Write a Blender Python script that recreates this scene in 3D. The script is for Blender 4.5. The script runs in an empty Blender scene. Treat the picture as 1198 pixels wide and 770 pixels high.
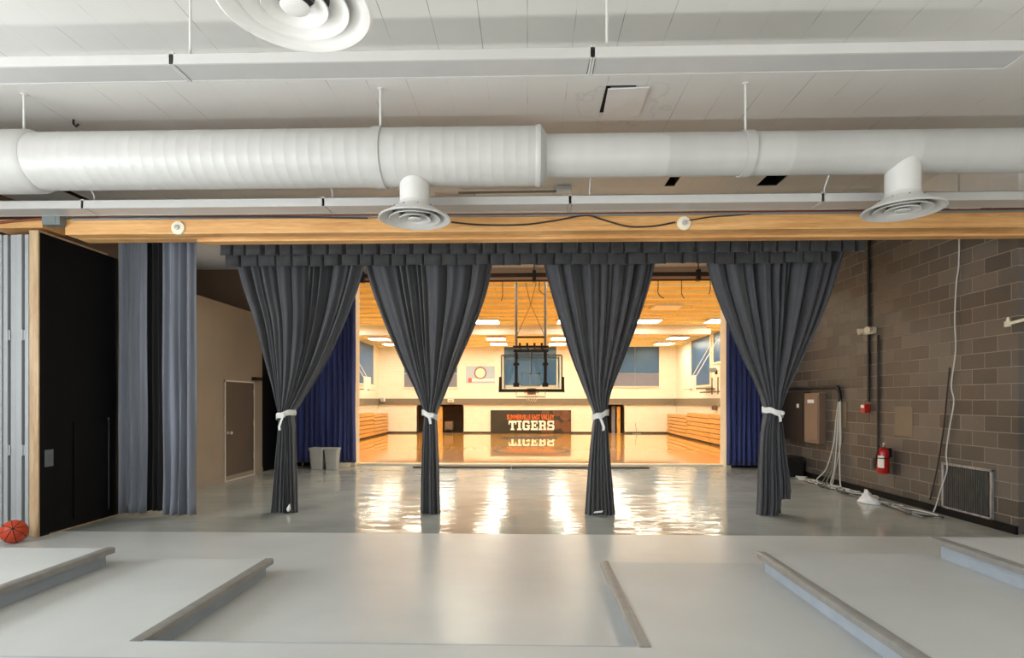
import bpy, bmesh, math, random
from mathutils import Vector, Matrix
random.seed(7)
PI = math.pi
S = bpy.context.scene
COL = S.collection

# ------------------------------------------------------------------ camera
CAM_H, F, HOR, YAW = 1.6, 665.0, 468.0, 0.02705
cd = bpy.data.cameras.new('camera'); cam = bpy.data.objects.new('camera', cd); COL.objects.link(cam)
cam.location = (0, 0, CAM_H); cam.rotation_euler = (PI/2, 0, YAW)
cd.sensor_fit = 'HORIZONTAL'; cd.sensor_width = 36.0; cd.lens = F/1198*36
cd.shift_y = (HOR-385)/1198; cd.clip_start = 0.05; cd.clip_end = 200
S.camera = cam
CY, SY = math.cos(YAW), math.sin(YAW)
def ray(u, v):
    a = (u-599)/F
    return Vector((CY*a-SY, SY*a+CY, -(v-HOR)/F))
def px(u, v, Y):            # measured point on a plane at depth Y
    d = ray(u, v); t = Y/d.y
    return Vector((d.x*t, Y, CAM_H+d.z*t))
def pw(u, v, X):            # measured point on a side wall at X
    d = ray(u, v); t = X/d.x
    return Vector((X, d.y*t, CAM_H+d.z*t))
def pz(u, v, Z):
    d = ray(u, v); t = (Z-CAM_H)/d.z
    return Vector((d.x*t, d.y*t, Z))

# ------------------------------------------------------------------ materials
def lin(c):
    return tuple(((x/255)/12.92 if x/255 <= .04045 else ((x/255+.055)/1.055)**2.4) for x in c)+(1,)
def newmat(name):
    m = bpy.data.materials.new(name); m.use_nodes = True
    nt = m.node_tree; b = nt.nodes['Principled BSDF']
    return m, nt, b
def N(nt, t, **kw):
    n = nt.nodes.new(t)
    for k, v in kw.items():
        if k in n.inputs: n.inputs[k].default_value = v
        else: setattr(n, k, v)
    return n
def coords(nt, scale=(1,1,1), rot=(0,0,0)):
    t = nt.nodes.new('ShaderNodeTexCoord'); mp = nt.nodes.new('ShaderNodeMapping')
    g = nt.nodes.new('ShaderNodeNewGeometry')
    nt.links.new(g.outputs['Position'], mp.inputs['Vector'])
    mp.inputs['Scale'].default_value = scale; mp.inputs['Rotation'].default_value = rot
    return mp
def ocoords(nt, scale=(1,1,1)):
    t = nt.nodes.new('ShaderNodeTexCoord'); mp = nt.nodes.new('ShaderNodeMapping')
    nt.links.new(t.outputs['Object'], mp.inputs['Vector'])
    mp.inputs['Scale'].default_value = scale
    return mp
def mix(nt, fac, a, b, typ='MIX'):
    m = nt.nodes.new('ShaderNodeMix'); m.data_type = 'RGBA'; m.blend_type = typ
    for sock, val in ((0, fac), (6, a), (7, b)):
        if hasattr(val, 'node'): nt.links.new(val, m.inputs[sock])
        else: m.inputs[sock].default_value = val
    return m.outputs[2]
def ramp(nt, src, p0, p1, c0=(0,0,0,1), c1=(1,1,1,1)):
    r = nt.nodes.new('ShaderNodeValToRGB'); nt.links.new(src, r.inputs[0])
    r.color_ramp.elements[0].position = p0; r.color_ramp.elements[1].position = p1
    r.color_ramp.elements[0].color = c0; r.color_ramp.elements[1].color = c1
    return r.outputs[0]
def bump(nt, b, src, strength=.2, dist=.01):
    n = N(nt, 'ShaderNodeBump', Strength=strength, Distance=dist)
    nt.links.new(src, n.inputs['Height']); nt.links.new(n.outputs[0], b.inputs['Normal'])
    return n
def paint(name, c, rough=.5, var=.08, scale=6, stretch=(1,1,1), bs=.05, metal=0, coat=0, spec=.5):
    m, nt, b = newmat(name)
    co = coords(nt, stretch); n = N(nt, 'ShaderNodeTexNoise', Scale=scale, Detail=5.0)
    nt.links.new(co.outputs[0], n.inputs['Vector'])
    L = lin(c); lo = tuple(x*(1-var) for x in L[:3])+(1,); hi = tuple(min(1, x*(1+var)) for x in L[:3])+(1,)
    nt.links.new(ramp(nt, n.outputs['Fac'], .3, .7, lo, hi), b.inputs['Base Color'])
    b.inputs['Roughness'].default_value = rough; b.inputs['Metallic'].default_value = metal
    b.inputs['Coat Weight'].default_value = coat; b.inputs['Specular IOR Level'].default_value = spec
    if bs: bump(nt, b, n.outputs['Fac'], bs, .01)
    return m
def wood(name, c0, c1, stretch, rough=.45, scale=3.0, coat=0.0):
    m, nt, b = newmat(name)
    co = coords(nt, stretch)
    n = N(nt, 'ShaderNodeTexNoise', Scale=scale, Detail=8.0, Distortion=.6); nt.links.new(co.outputs[0], n.inputs['Vector'])
    n2 = N(nt, 'ShaderNodeTexNoise', Scale=scale*6, Detail=4.0); nt.links.new(co.outputs[0], n2.inputs['Vector'])
    c = ramp(nt, n.outputs['Fac'], .32, .68, lin(c0), lin(c1))
    d = ramp(nt, n2.outputs['Fac'], .35, .6, (.72,.72,.72,1), (1,1,1,1))
    nt.links.new(mix(nt, .6, c, d, 'MULTIPLY'), b.inputs['Base Color'])
    b.inputs['Roughness'].default_value = rough; b.inputs['Coat Weight'].default_value = coat
    b.inputs['Coat Roughness'].default_value = .06
    bump(nt, b, n2.outputs['Fac'], .08, .01)
    return m
def fabric(name, c, c2=None, rough=.75, sheen=.25):
    m, nt, b = newmat(name)
    co = coords(nt, (1,1,.06)); n = N(nt, 'ShaderNodeTexNoise', Scale=9.0, Detail=4.0); nt.links.new(co.outputs[0], n.inputs['Vector'])
    L = lin(c); c2 = lin(c2) if c2 else tuple(x*.75 for x in L[:3])+(1,)
    nt.links.new(ramp(nt, n.outputs['Fac'], .3, .7, c2, L), b.inputs['Base Color'])
    b.inputs['Roughness'].default_value = rough; b.inputs['Sheen Weight'].default_value = sheen
    b.inputs['Specular IOR Level'].default_value = .3
    co2 = coords(nt, (1,1,1)); f = N(nt, 'ShaderNodeTexNoise', Scale=180.0, Detail=2.0); nt.links.new(co2.outputs[0], f.inputs['Vector'])
    bump(nt, b, f.outputs['Fac'], .15, .003)
    return m
def emis(name, c, s):
    m, nt, b = newmat(name)
    b.inputs['Base Color'].default_value = lin(c); b.inputs['Emission Color'].default_value = lin(c)
    b.inputs['Emission Strength'].default_value = s
    return m
def blockwall(name, c_lo, c_hi, mortar, bw=.4, bh=.2, rough=.45, bs=.6, axis='Y', varscale=1.0):
    m, nt, b = newmat(name)
    g = nt.nodes.new('ShaderNodeNewGeometry'); sx = nt.nodes.new('ShaderNodeSeparateXYZ'); cx = nt.nodes.new('ShaderNodeCombineXYZ')
    nt.links.new(g.outputs['Position'], sx.inputs[0])
    nt.links.new(sx.outputs[axis], cx.inputs[0]); nt.links.new(sx.outputs['Z'], cx.inputs[1])
    br = N(nt, 'ShaderNodeTexBrick', Scale=1.0); nt.links.new(cx.outputs[0], br.inputs['Vector'])
    br.inputs['Brick Width'].default_value = bw; br.inputs['Row Height'].default_value = bh
    br.inputs['Mortar Size'].default_value = .007; br.inputs['Mortar Smooth'].default_value = .35
    br.inputs['Color1'].default_value = lin(c_lo); br.inputs['Color2'].default_value = lin(c_hi)
    br.inputs['Mortar'].default_value = lin(mortar); br.offset = .5; br.inputs['Bias'].default_value = -.3
    n = N(nt, 'ShaderNodeTexNoise', Scale=2.2, Detail=6.0); nt.links.new(cx.outputs[0], n.inputs['Vector'])
    v = ramp(nt, n.outputs['Fac'], .3, .7, (.78,.78,.78,1), (1.0,1.0,1.0,1))
    nt.links.new(mix(nt, .8*varscale, br.outputs['Color'], v, 'MULTIPLY'), b.inputs['Base Color'])
    b.inputs['Roughness'].default_value = rough
    f = N(nt, 'ShaderNodeTexNoise', Scale=45.0, Detail=5.0); nt.links.new(cx.outputs[0], f.inputs['Vector'])
    inv = N(nt, 'ShaderNodeMath', operation='MULTIPLY_ADD'); nt.links.new(br.outputs['Fac'], inv.inputs[0])
    inv.inputs[1].default_value = -1.0
    sc = N(nt, 'ShaderNodeMath', operation='MULTIPLY'); nt.links.new(f.outputs['Fac'], sc.inputs[0]); sc.inputs[1].default_value = .18
    nt.links.new(sc.outputs[0], inv.inputs[2])
    bump(nt, b, inv.outputs[0], bs, .03)
    return m

M = {}
M['white'] = paint('white_paint', (226,225,221), .45, .03)
M['duct'] = paint('duct_white', (190,189,185), .4, .025, 2, (4,.6,.6), .12)
M['diffuser'] = paint('diffuser_enamel', (214,213,209), .4, .02)
M['fixture'] = paint('fixture_enamel', (196,195,192), .3, .02)
M['lens'] = paint('fixture_lens', (176,175,173), .35, .03)
M['dark'] = paint('dark_void', (14,13,12), .8, .1)
M['black'] = paint('black_paint', (7,7,8), .55, .25, 4, spec=.2)
M['blackmetal'] = paint('black_metal', (34,30,29), .4, .15, 12, metal=.2)
M['greymetal'] = paint('grey_metal', (128,130,130), .38, .08, 12, metal=.6)
M['nosing'] = paint('nosing_metal', (140,138,133), .4, .1, 14, metal=.1)
M['riser'] = paint('riser_paint', (158,167,176), .4, .08, 5)
M['tier'] = paint('tier_paint', (189,191,189), .42, .045, 1.6, bs=.03)
M['cream'] = blockwall('cream_block', (240,232,214), (236,228,208), (226,217,198), .4, .2, .5, .15, 'X', .3)
M['creamside'] = blockwall('cream_block_side', (240,232,214), (236,228,208), (226,217,198), .4, .2, .5, .15, 'Y', .3)
M['brownblock'] = blockwall('brown_block', (76,70,64), (114,106,98), (146,138,128), .4, .2, .34, 1.0, 'Y', .6)  # pale mortar: glints of grazing light put into the joint colour
M['brownwall'] = paint('brown_wall_paint', (150,139,124), .34, .08, 1.2, bs=.08)
M['stagewall'] = paint('stage_dark_brown', (112,90,72), .55, .1, 2)
M['tan'] = paint('tan_board', (190,162,138), .55, .06, 2)
M['tanplate'] = paint('tan_plate', (124,108,88), .5, .06, 6)
M['white_wall'] = paint('front_wall', (222,220,214), .6, .03)
M['tie'] = paint('tie_cloth', (232,232,228), .7, .05, 30)
M['red'] = paint('red_enamel', (186,26,22), .3, .06, 8, coat=.3)
M['ballorange'] = paint('ball_rubber', (196,66,28), .5, .12, 60, bs=.3)
M['ballseam'] = paint('ball_seam', (32,20,16), .6, .1)
M['silver'] = paint('partition_grey', (168,171,174), .4, .06, 3, (6,6,.2), .04)
M['silverdark'] = paint('partition_edge', (44,45,47), .5, .1)
M['greybox'] = paint('grey_box', (118,127,127), .45, .06, 10)
M['cablewhite'] = paint('cable_white', (196,194,188), .5, .05)
M['cablegrey'] = paint('cable_grey', (120,120,116), .5, .08)
M['cablered'] = paint('cable_red', (128,62,40), .5, .1)
M['cableblack'] = paint('cable_black', (22,20,19), .5, .1)
M['bin'] = paint('bin_plastic', (196,196,192), .45, .03)
M['paper'] = paint('paper', (228,228,226), .7, .03)
M['beige'] = paint('beige_box', (132,108,90), .45, .05)
M['cabinet'] = paint('cabinet_brown', (24,21,19), .45, .08)
M['creampaint'] = paint('cream_enamel', (240,228,202), .5, .03)
M['greyband'] = paint('ledge_grey', (122,112,96), .55, .06)
M['bluepanel'] = paint('blue_panel', (60,96,136), .35, .08, 2)
M['lavpanel'] = paint('lavender_panel', (122,124,140), .45, .06, 2)
M['bannerbase'] = paint('banner_vinyl', (50,47,38), .5, .12, 1.2)
M['orange'] = paint('orange_print', (236,112,40), .5, .03)
M['printwhite'] = paint('white_print', (246,238,226), .5, .02)
M['ballprint'] = paint('ball_print', (104,68,46), .5, .2, 3)
M['flag'] = paint('flag_blue', (170,186,202), .6, .05, 3)
M['flagred'] = paint('flag_red', (206,96,70), .6, .05)
M['flagring'] = paint('flag_ring', (150,108,108), .6, .25, 6)
M['rim'] = paint('rim_orange', (206,150,112), .4, .05)
M['net'] = paint('net_cord', (236,226,206), .8, .05)
M['pad'] = paint('board_pad', (52,48,40), .6, .1)
M['door'] = paint('door_brown', (96,84,74), .38, .06, 3)
M['reveal'] = paint('door_edge_white', (214,208,196), .5, .04)
M['vent'] = paint('vent_metal', (156,156,156), .42, .3, 5, (1,5,1), .05, metal=.5)
M['navy'] = fabric('navy_velour', (62,76,142), (38,46,100), .65, .35)
M['grey_drape'] = fabric('charcoal_velour', (76,77,82), (66,67,71), .58, .35)
M['val_drape'] = fabric('valance_velour', (62,62,64), (48,48,49), .7, .3)
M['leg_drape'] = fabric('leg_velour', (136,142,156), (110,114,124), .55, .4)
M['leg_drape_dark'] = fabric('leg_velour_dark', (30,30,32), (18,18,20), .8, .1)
M['beam'] = wood('beam_wood', (206,148,86), (240,188,124), (.35,1,7), .42)
M['jamb'] = wood('jamb_wood', (176,142,104), (206,178,140), (5,5,.4), .5)
M['bleacher'] = wood('bleacher_wood', (200,138,62), (228,172,92), (3,.4,6), .35)
M['doorwood'] = wood('door_oak', (196,138,58), (226,170,84), (3,3,.4), .4)
M['joist'] = paint('joist_pale', (255,246,214), .5, .06)
M['pipe'] = paint('pipe_dark', (56,30,22), .45, .1)
M['gymlight'] = emis('gym_lamp', (255,249,226), 29)
M['unlit'] = paint('unlit_lens', (252,246,226), .4, .02)

def gym_ceiling_mat():
    m, nt, b = newmat('gym_deck')
    g = nt.nodes.new('ShaderNodeNewGeometry')
    br = N(nt, 'ShaderNodeTexBrick', Scale=1.0); nt.links.new(g.outputs['Position'], br.inputs['Vector'])
    br.inputs['Brick Width'].default_value = 2.4; br.inputs['Row Height'].default_value = .3
    br.inputs['Mortar Size'].default_value = .012; br.inputs['Color1'].default_value = lin((250,232,140))
    br.inputs['Color2'].default_value = lin((244,218,118)); br.inputs['Mortar'].default_value = lin((196,156,80))
    nt.links.new(br.outputs['Color'], b.inputs['Base Color']); b.inputs['Roughness'].default_value = .6
    return m
M['gymdeck'] = gym_ceiling_mat()
def gym_floor_mat():
    m, nt, b = newmat('gym_maple')
    g = nt.nodes.new('ShaderNodeNewGeometry'); mp = nt.nodes.new('ShaderNodeMapping')
    nt.links.new(g.outputs['Position'], mp.inputs['Vector']); mp.inputs['Rotation'].default_value = (0,0,PI/2)
    br = N(nt, 'ShaderNodeTexBrick', Scale=1.0); nt.links.new(mp.outputs[0], br.inputs['Vector'])
    br.inputs['Brick Width'].default_value = 1.6; br.inputs['Row Height'].default_value = .06
    br.inputs['Mortar Size'].default_value = .001; br.inputs['Color1'].default_value = lin((224,164,70))
    br.inputs['Color2'].default_value = lin((210,148,56)); br.inputs['Mortar'].default_value = lin((160,90,24))
    nt.links.new(br.outputs['Color'], b.inputs['Base Color'])
    b.inputs['Roughness'].default_value = .3; b.inputs['Coat Weight'].default_value = 1.0; b.inputs['Coat Roughness'].default_value = .02
    b.inputs['Coat IOR'].default_value = 1.6
    return m
M['gymfloor'] = gym_floor_mat()
def stage_floor_mat():
    m, nt, b = newmat('stage_floor_gloss')
    co = coords(nt, (1,1,1)); n = N(nt, 'ShaderNodeTexNoise', Scale=1.3, Detail=6.0); nt.links.new(co.outputs[0], n.inputs['Vector'])
    nt.links.new(ramp(nt, n.outputs['Fac'], .3, .7, lin((144,146,140)), lin((160,162,155))), b.inputs['Base Color'])
    r = ramp(nt, n.outputs['Fac'], .35, .7, (.08,.08,.08,1), (.15,.15,.15,1)); nt.links.new(r, b.inputs['Roughness'])
    c2 = coords(nt, (.5,1.15,1)); w = N(nt, 'ShaderNodeTexNoise', Scale=3.2, Detail=2.5); nt.links.new(c2.outputs[0], w.inputs['Vector'])
    bump(nt, b, w.outputs['Fac'], .3, .03)
    b.inputs['Specular IOR Level'].default_value = .22
    return m
M['stagefloor'] = stage_floor_mat()
def front_floor_mat():
    m, nt, b = newmat('front_floor_satin')
    co = coords(nt, (1,1,1)); n = N(nt, 'ShaderNodeTexNoise', Scale=1.1, Detail=7.0); nt.links.new(co.outputs[0], n.inputs['Vector'])
    nt.links.new(ramp(nt, n.outputs['Fac'], .3, .72, lin((188,190,188)), lin((200,202,199))), b.inputs['Base Color'])
    b.inputs['Roughness'].default_value = .3
    c2 = coords(nt, (1,2.2,1)); w = N(nt, 'ShaderNodeTexNoise', Scale=2.5, Detail=3.0); nt.links.new(c2.outputs[0], w.inputs['Vector'])
    bump(nt, b, w.outputs['Fac'], .12, .02)
    return m
M['frontfloor'] = front_floor_mat()
def ceiling_mat():
    m, nt, b = newmat('ceiling_planks')
    g = nt.nodes.new('ShaderNodeNewGeometry'); mp = nt.nodes.new('ShaderNodeMapping')
    nt.links.new(g.outputs['Position'], mp.inputs['Vector']); mp.inputs['Rotation'].default_value = (0,0,PI/2)
    br = N(nt, 'ShaderNodeTexBrick', Scale=1.0); nt.links.new(mp.outputs[0], br.inputs['Vector'])
    br.inputs['Brick Width'].default_value = 30.0; br.inputs['Row Height'].default_value = .404
    br.inputs['Mortar Size'].default_value = .003; br.inputs['Mortar Smooth'].default_value = .2
    base = lin((226,225,220))
    n = N(nt, 'ShaderNodeTexNoise', Scale=.9, Detail=6.0); nt.links.new(g.outputs['Position'], n.inputs['Vector'])
    c = ramp(nt, n.outputs['Fac'], .3, .7, tuple(x*.95 for x in base[:3])+(1,), base)
    # cracked joints: the groove shows dark in places only
    n2 = N(nt, 'ShaderNodeTexNoise', Scale=1.6, Detail=4.0); nt.links.new(g.outputs['Position'], n2.inputs['Vector'])
    k = ramp(nt, n2.outputs['Fac'], .5, .68, (.10,.10,.10,1), (.95,.95,.95,1))
    mu = N(nt, 'ShaderNodeMath', operation='MULTIPLY'); nt.links.new(br.outputs['Fac'], mu.inputs[0]); nt.links.new(k, mu.inputs[1])
    c = mix(nt, mu.outputs[0], c, lin((96,90,82)))
    # water stain around the loose panel
    d = N(nt, 'ShaderNodeVectorMath', operation='DISTANCE'); nt.links.new(g.outputs['Position'], d.inputs[0]); d.inputs[1].default_value = (1.0, 6.2, 4.8)
    n3 = N(nt, 'ShaderNodeTexNoise', Scale=3.0, Detail=5.0); nt.links.new(g.outputs['Position'], n3.inputs['Vector'])
    ad = N(nt, 'ShaderNodeMath', operation='MULTIPLY_ADD'); nt.links.new(n3.outputs['Fac'], ad.inputs[0]); ad.inputs[1].default_value = .9; nt.links.new(d.outputs['Value'], ad.inputs[2])
    w = N(nt, 'ShaderNodeMath', operation='SINE'); m8 = N(nt, 'ShaderNodeMath', operation='MULTIPLY'); nt.links.new(ad.outputs[0], m8.inputs[0]); m8.inputs[1].default_value = 16; nt.links.new(m8.outputs[0], w.inputs[0])
    ring = ramp(nt, w.outputs[0], .9, 1.0); fade = ramp(nt, ad.outputs[0], .7, 1.3, (1,1,1,1), (0,0,0,1))
    mm = N(nt, 'ShaderNodeMath', operation='MULTIPLY'); nt.links.new(ring, mm.inputs[0]); nt.links.new(fade, mm.inputs[1])
    m2 = N(nt, 'ShaderNodeMath', operation='MULTIPLY'); nt.links.new(mm.outputs[0], m2.inputs[0]); m2.inputs[1].default_value = .3
    c = mix(nt, m2.outputs[0], c, lin((120,104,80)))
    nt.links.new(c, b.inputs['Base Color']); b.inputs['Roughness'].default_value = .6
    inv = N(nt, 'ShaderNodeMath', operation='MULTIPLY'); nt.links.new(br.outputs['Fac'], inv.inputs[0]); inv.inputs[1].default_value = -1
    bump(nt, b, inv.outputs[0], .25, .006)
    return m
M['ceiling'] = ceiling_mat()
def glass_mat():
    m, nt, b = newmat('board_glass')
    out = [n for n in nt.nodes if n.type == 'OUTPUT_MATERIAL'][0]
    t = N(nt, 'ShaderNodeBsdfTransparent'); t.inputs[0].default_value = (.86,.92,.94,1)
    g = N(nt, 'ShaderNodeBsdfGlossy', Roughness=.02); fr = N(nt, 'ShaderNodeFresnel', IOR=1.5); mx = N(nt, 'ShaderNodeMixShader')
    nt.links.new(fr.outputs[0], mx.inputs[0]); nt.links.new(t.outputs[0], mx.inputs[1]); nt.links.new(g.outputs[0], mx.inputs[2])
    nt.links.new(mx.outputs[0], out.inputs[0])
    return m
M['glass'] = glass_mat()

# ------------------------------------------------------------------ mesh helpers
class MB:
    def __init__(s): s.v, s.f, s.sm = [], [], []
    def add(s, vs, fs, smooth=False):
        o = len(s.v); s.v += [tuple(x) for x in vs]
        for f in fs: s.f.append(tuple(i+o for i in f)); s.sm.append(smooth)
        return s
    def box(s, x0, x1, y0, y1, z0, z1):
        v = [(x0,y0,z0),(x1,y0,z0),(x1,y1,z0),(x0,y1,z0),(x0,y0,z1),(x1,y0,z1),(x1,y1,z1),(x0,y1,z1)]
        return s.add(v, [(3,2,1,0),(4,5,6,7),(0,1,5,4),(1,2,6,5),(2,3,7,6),(3,0,4,7)])
    def obox(s, c, ax, ay, az):     # oriented box: centre and half axes
        c, ax, ay, az = map(Vector, (c, ax, ay, az)); v = []
        for k in (-1, 1):
            for i, j in ((-1,-1),(1,-1),(1,1),(-1,1)): v.append(c+ax*i+ay*j+az*k)
        return s.add(v, [(3,2,1,0),(4,5,6,7),(0,1,5,4),(1,2,6,5),(2,3,7,6),(3,0,4,7)])
    def prism(s, pts, z0, z1):
        n = len(pts); v = [(x,y,z0) for x,y in pts]+[(x,y,z1) for x,y in pts]
        return s.add(v, [tuple(range(n-1,-1,-1)), tuple(range(n,2*n))]+[(i,(i+1)%n,(i+1)%n+n,i+n) for i in range(n)])
    def tube(s, pts, r, n=8, cap=True):
        pts = [Vector(p) for p in pts]; rings = []
        if not isinstance(r, (list, tuple)): r = [r]*len(pts)
        up = None
        for i, p in enumerate(pts):
            t = (pts[min(i+1, len(pts)-1)]-pts[max(i-1, 0)]).normalized()
            if up is None:
                up = Vector((0,0,1)) if abs(t.z) < .9 else Vector((1,0,0))
            a = t.cross(up)
            if a.length < 1e-4: a = t.cross(Vector((1,.3,.2)))
            a.normalize(); b = a.cross(t).normalized(); up = b
            rings.append([p+(a*math.cos(2*PI*k/n)+b*math.sin(2*PI*k/n))*r[i] for k in range(n)])
        vs = [q for R in rings for q in R]; fs = []
        for i in range(len(pts)-1):
            for k in range(n): fs.append((i*n+k, i*n+(k+1)%n, (i+1)*n+(k+1)%n, (i+1)*n+k))
        s.add(vs, fs, True)
        if cap:
            s.add(rings[0], [tuple(range(n))]); s.add(rings[-1], [tuple(range(n))])
        return s
    def lathe(s, prof, n=32, c=(0,0,0), axis=(0,0,1), smooth=True):
        c = Vector(c); w = Vector(axis).normalized()
        a = w.cross(Vector((0,1,0)) if abs(w.y) < .9 else Vector((1,0,0))).normalized(); b = w.cross(a)
        vs = []
        for r, h in prof:
            for k in range(n):
                t = 2*PI*k/n; vs.append(c+w*h+(a*math.cos(t)+b*math.sin(t))*max(r, 1e-4))
        fs = []
        for i in range(len(prof)-1):
            for k in range(n): fs.append((i*n+k, i*n+(k+1)%n, (i+1)*n+(k+1)%n, (i+1)*n+k))
        return s.add(vs, fs, smooth)
    def grid(s, rows, smooth=True):
        nr, nc = len(rows), len(rows[0])
        fs = [(i*nc+j, i*nc+j+1, (i+1)*nc+j+1, (i+1)*nc+j) for i in range(nr-1) for j in range(nc-1)]
        return s.add([p for r in rows for p in r], fs, smooth)
    def build(s, name, mat, parent=None, bevel=0, solid=0, merge=True):
        me = bpy.data.meshes.new(name); me.from_pydata(s.v, [], s.f); me.update()
        for p, k in zip(me.polygons, s.sm): p.use_smooth = k
        bm = bmesh.new(); bm.from_mesh(me)
        if merge: bmesh.ops.remove_doubles(bm, verts=bm.verts, dist=1e-5)
        bmesh.ops.recalc_face_normals(bm, faces=bm.faces); bm.to_mesh(me); bm.free()
        me.set_sharp_from_angle(angle=math.radians(38))
        o = bpy.data.objects.new(name, me); COL.objects.link(o)
        me.materials.append(M[mat] if isinstance(mat, str) else mat)
        if parent is not None:
            o.parent = parent
            o.location = -(Vector(parent['_o']) if '_o' in parent else Vector((0,0,0)))
        if solid:
            md = o.modifiers.new('solid', 'SOLIDIFY'); md.thickness = solid; md.offset = 0
        if bevel:
            md = o.modifiers.new('bevel', 'BEVEL'); md.width = bevel; md.segments = 2; md.limit_method = 'ANGLE'
        return o
def thing(name, label, cat, loc=(0,0,0), group=None):
    o = bpy.data.objects.new(name, None); COL.objects.link(o); o.location = loc
    o.empty_display_size = .1
    o['_o'] = tuple(loc); o['label'] = label; o['category'] = cat
    if group: o['group'] = group
    return o
def tag(o, label, cat, group=None):
    o['label'] = label; o['category'] = cat
    if group: o['group'] = group
    return o
def part(mb, name, mat, parent, label=None, **kw):
    # children of a sub-part keep world coordinates: parent meshes sit at minus the thing's origin
    o = mb.build(name, mat, None, **kw); o.parent = parent
    root = parent
    if parent.type == 'EMPTY': o.location = -Vector(parent.location)
    if label: o['label'] = label
    return o
def struct(mb, name, mat, **kw):
    o = mb.build(name, mat, None, **kw); o['kind'] = 'structure'; return o
def plate(xs, ys, holes, fn):      # quads over a grid of breaks, skipping cells listed in holes
    mb = MB()
    for i in range(len(xs)-1):
        for j in range(len(ys)-1):
            cx, cy = (xs[i]+xs[i+1])/2, (ys[j]+ys[j+1])/2
            if any(h[0] < cx < h[1] and h[2] < cy < h[3] for h in holes): continue
            mb.add([fn(xs[i],ys[j]),fn(xs[i+1],ys[j]),fn(xs[i+1],ys[j+1]),fn(xs[i],ys[j+1])], [(0,1,2,3)])
    return mb
def brk(lo, hi, holes, k): return sorted(set([lo, hi]+[h[k] for h in holes]+[h[k+1] for h in holes]))

# ------------------------------------------------------------------ the setting
ZC = 4.8                      # ceiling over room and stage
XL, XR = -7.6, 7.6            # front room side walls
YB = -4.0
YE = 6.78                     # paint joint between room floor and stage floor
YS = 13.9                     # stage edge over the gym
WR, WL = 5.82, -5.9           # stage side walls
struct(MB().box(XL, XR, YB, YE, -.1, 0), 'floor', 'frontfloor')
struct(MB().box(-8.2, WR+.15, YE, YS, -.1, 0), 'floor_stage', 'stagefloor')
h1 = pz(784,216,ZC), pz(796,208,ZC); h2 = pz(887,217,ZC), pz(918,207,ZC); 
def hole(cx, w, y0, y1): return (cx-w/2, cx+w/2, y0, y1)
HOL = [hole(2.12, .15, 8.22, 8.56), hole(3.56, .30, 8.2, 8.58), hole(-7.05, .14, 8.3, 9.1)]
cx_, cy_ = brk(-8.2, XR, HOL, 0), brk(YB, YS, HOL, 2)
c = plate(cx_, cy_, HOL, lambda x, y: (x, y, ZC))
struct(c, 'ceiling', 'ceiling')
for k, (a, b, y0, y1) in enumerate(HOL):
    lb = ['small dark square opening in the ceiling nearer the middle', 'wide dark square opening in the ceiling toward the right', 'long dark slit opening in the ceiling at the far left'][k]
    t = thing('ceiling_opening', lb, 'opening', ((a+b)/2, (y0+y1)/2, ZC))
    m = MB().box(a, b, y0, y1, ZC+.001, ZC+.25); m.f = m.f[1:]; m.sm = m.sm[1:]
    part(m, 'recess', 'dark', t)
    fr = MB().box(a-.012, a, y0-.012, y1+.012, ZC-.006, ZC+.02).box(b, b+.012, y0-.012, y1+.012, ZC-.006, ZC+.02).box(a, b, y1, y1+.03, ZC-.006, ZC+.02)
    part(fr, 'frame', 'white', t)
# front room walls (behind and beside the camera)
WIN = [(-3.2, -1.4, 1.0, 3.0), (-.8, 1.0, 1.0, 3.0), (1.6, 3.4, 1.0, 3.0)]
ys, zs = brk(YB, 6.9, WIN, 0), brk(0, ZC, WIN, 2)
struct(plate(ys, zs, WIN, lambda y, z: (XL, y, z)), 'wall_left', 'white_wall')
for k, (a, b, z0, z1) in enumerate(WIN):
    m = MB()
    for (p, q, r, s_) in ((a, a+.05, z0, z1), (b-.05, b, z0, z1), (a, b, z0, z0+.05), (a, b, z1-.05, z1), ((a+b)/2-.02, (a+b)/2+.02, z0, z1)):
        m.box(XL-.08, XL+.02, p, q, r, s_)
    struct(m, 'window_%d' % (k+1), 'white')
struct(MB().box(XR, XR+.1, YB, 6.9, 0, ZC), 'wall_right', 'white_wall')
struct(MB().box(XL, XR, YB-.1, YB, 0, ZC), 'wall_back', 'white_wall')
struct(MB().box(WR+.15, XR, 6.9, 7.0, 0, ZC), 'wall_front_right', 'white_wall')
struct(MB().box(XL, -6.35, 6.9, 7.0, 0, 3.5), 'wall_front_left', 'white_wall')
# stage walls
m = MB()
m.box(WR, WR+.15, 6.9, 8.0, 0, 4.06).box(WR, WR+.15, 8.0, 9.3, 0, 4.3).box(WR, WR+.15, 9.3, YS, 0, ZC)
struct(m, 'wall_stage_right', 'brownblock')
struct(MB().box(WR, WR+.15, 6.9, 8.0, 4.06, ZC).box(WR, WR+.15, 8.0, 9.3, 4.3, ZC), 'wall_stage_right_upper', 'white_wall')
struct(MB().box(WL-.15, WL, 7.9, 12.5, 0, 3.48), 'wall_stage_left', 'brownwall')
struct(MB().box(WL-.15, WL, 12.5, 13.75, 0, 3.48), 'wall_stage_left_rear', 'black')  # black stretch: the unlit corner's shade put into the wall colour
struct(MB().box(-8.3, -8.2, 6.9, YS, 0, ZC), 'wall_loft', 'stagewall')
struct(MB().box(WR-.03, WR, 6.9, 13.6, 0, .10), 'baseboard_right', 'black')
struct(MB().box(WL, WL+.015, 7.9, 12.5, 0, .10), 'baseboard_left', 'brownwall')
OX0, OX1, OZ = -4.18, 4.74, 4.52      # opening to the gym
struct(MB().box(-8.2, OX0-.12, 13.75, 14.1, -.95, 3.55), 'wall_rear_left', 'black')
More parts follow.
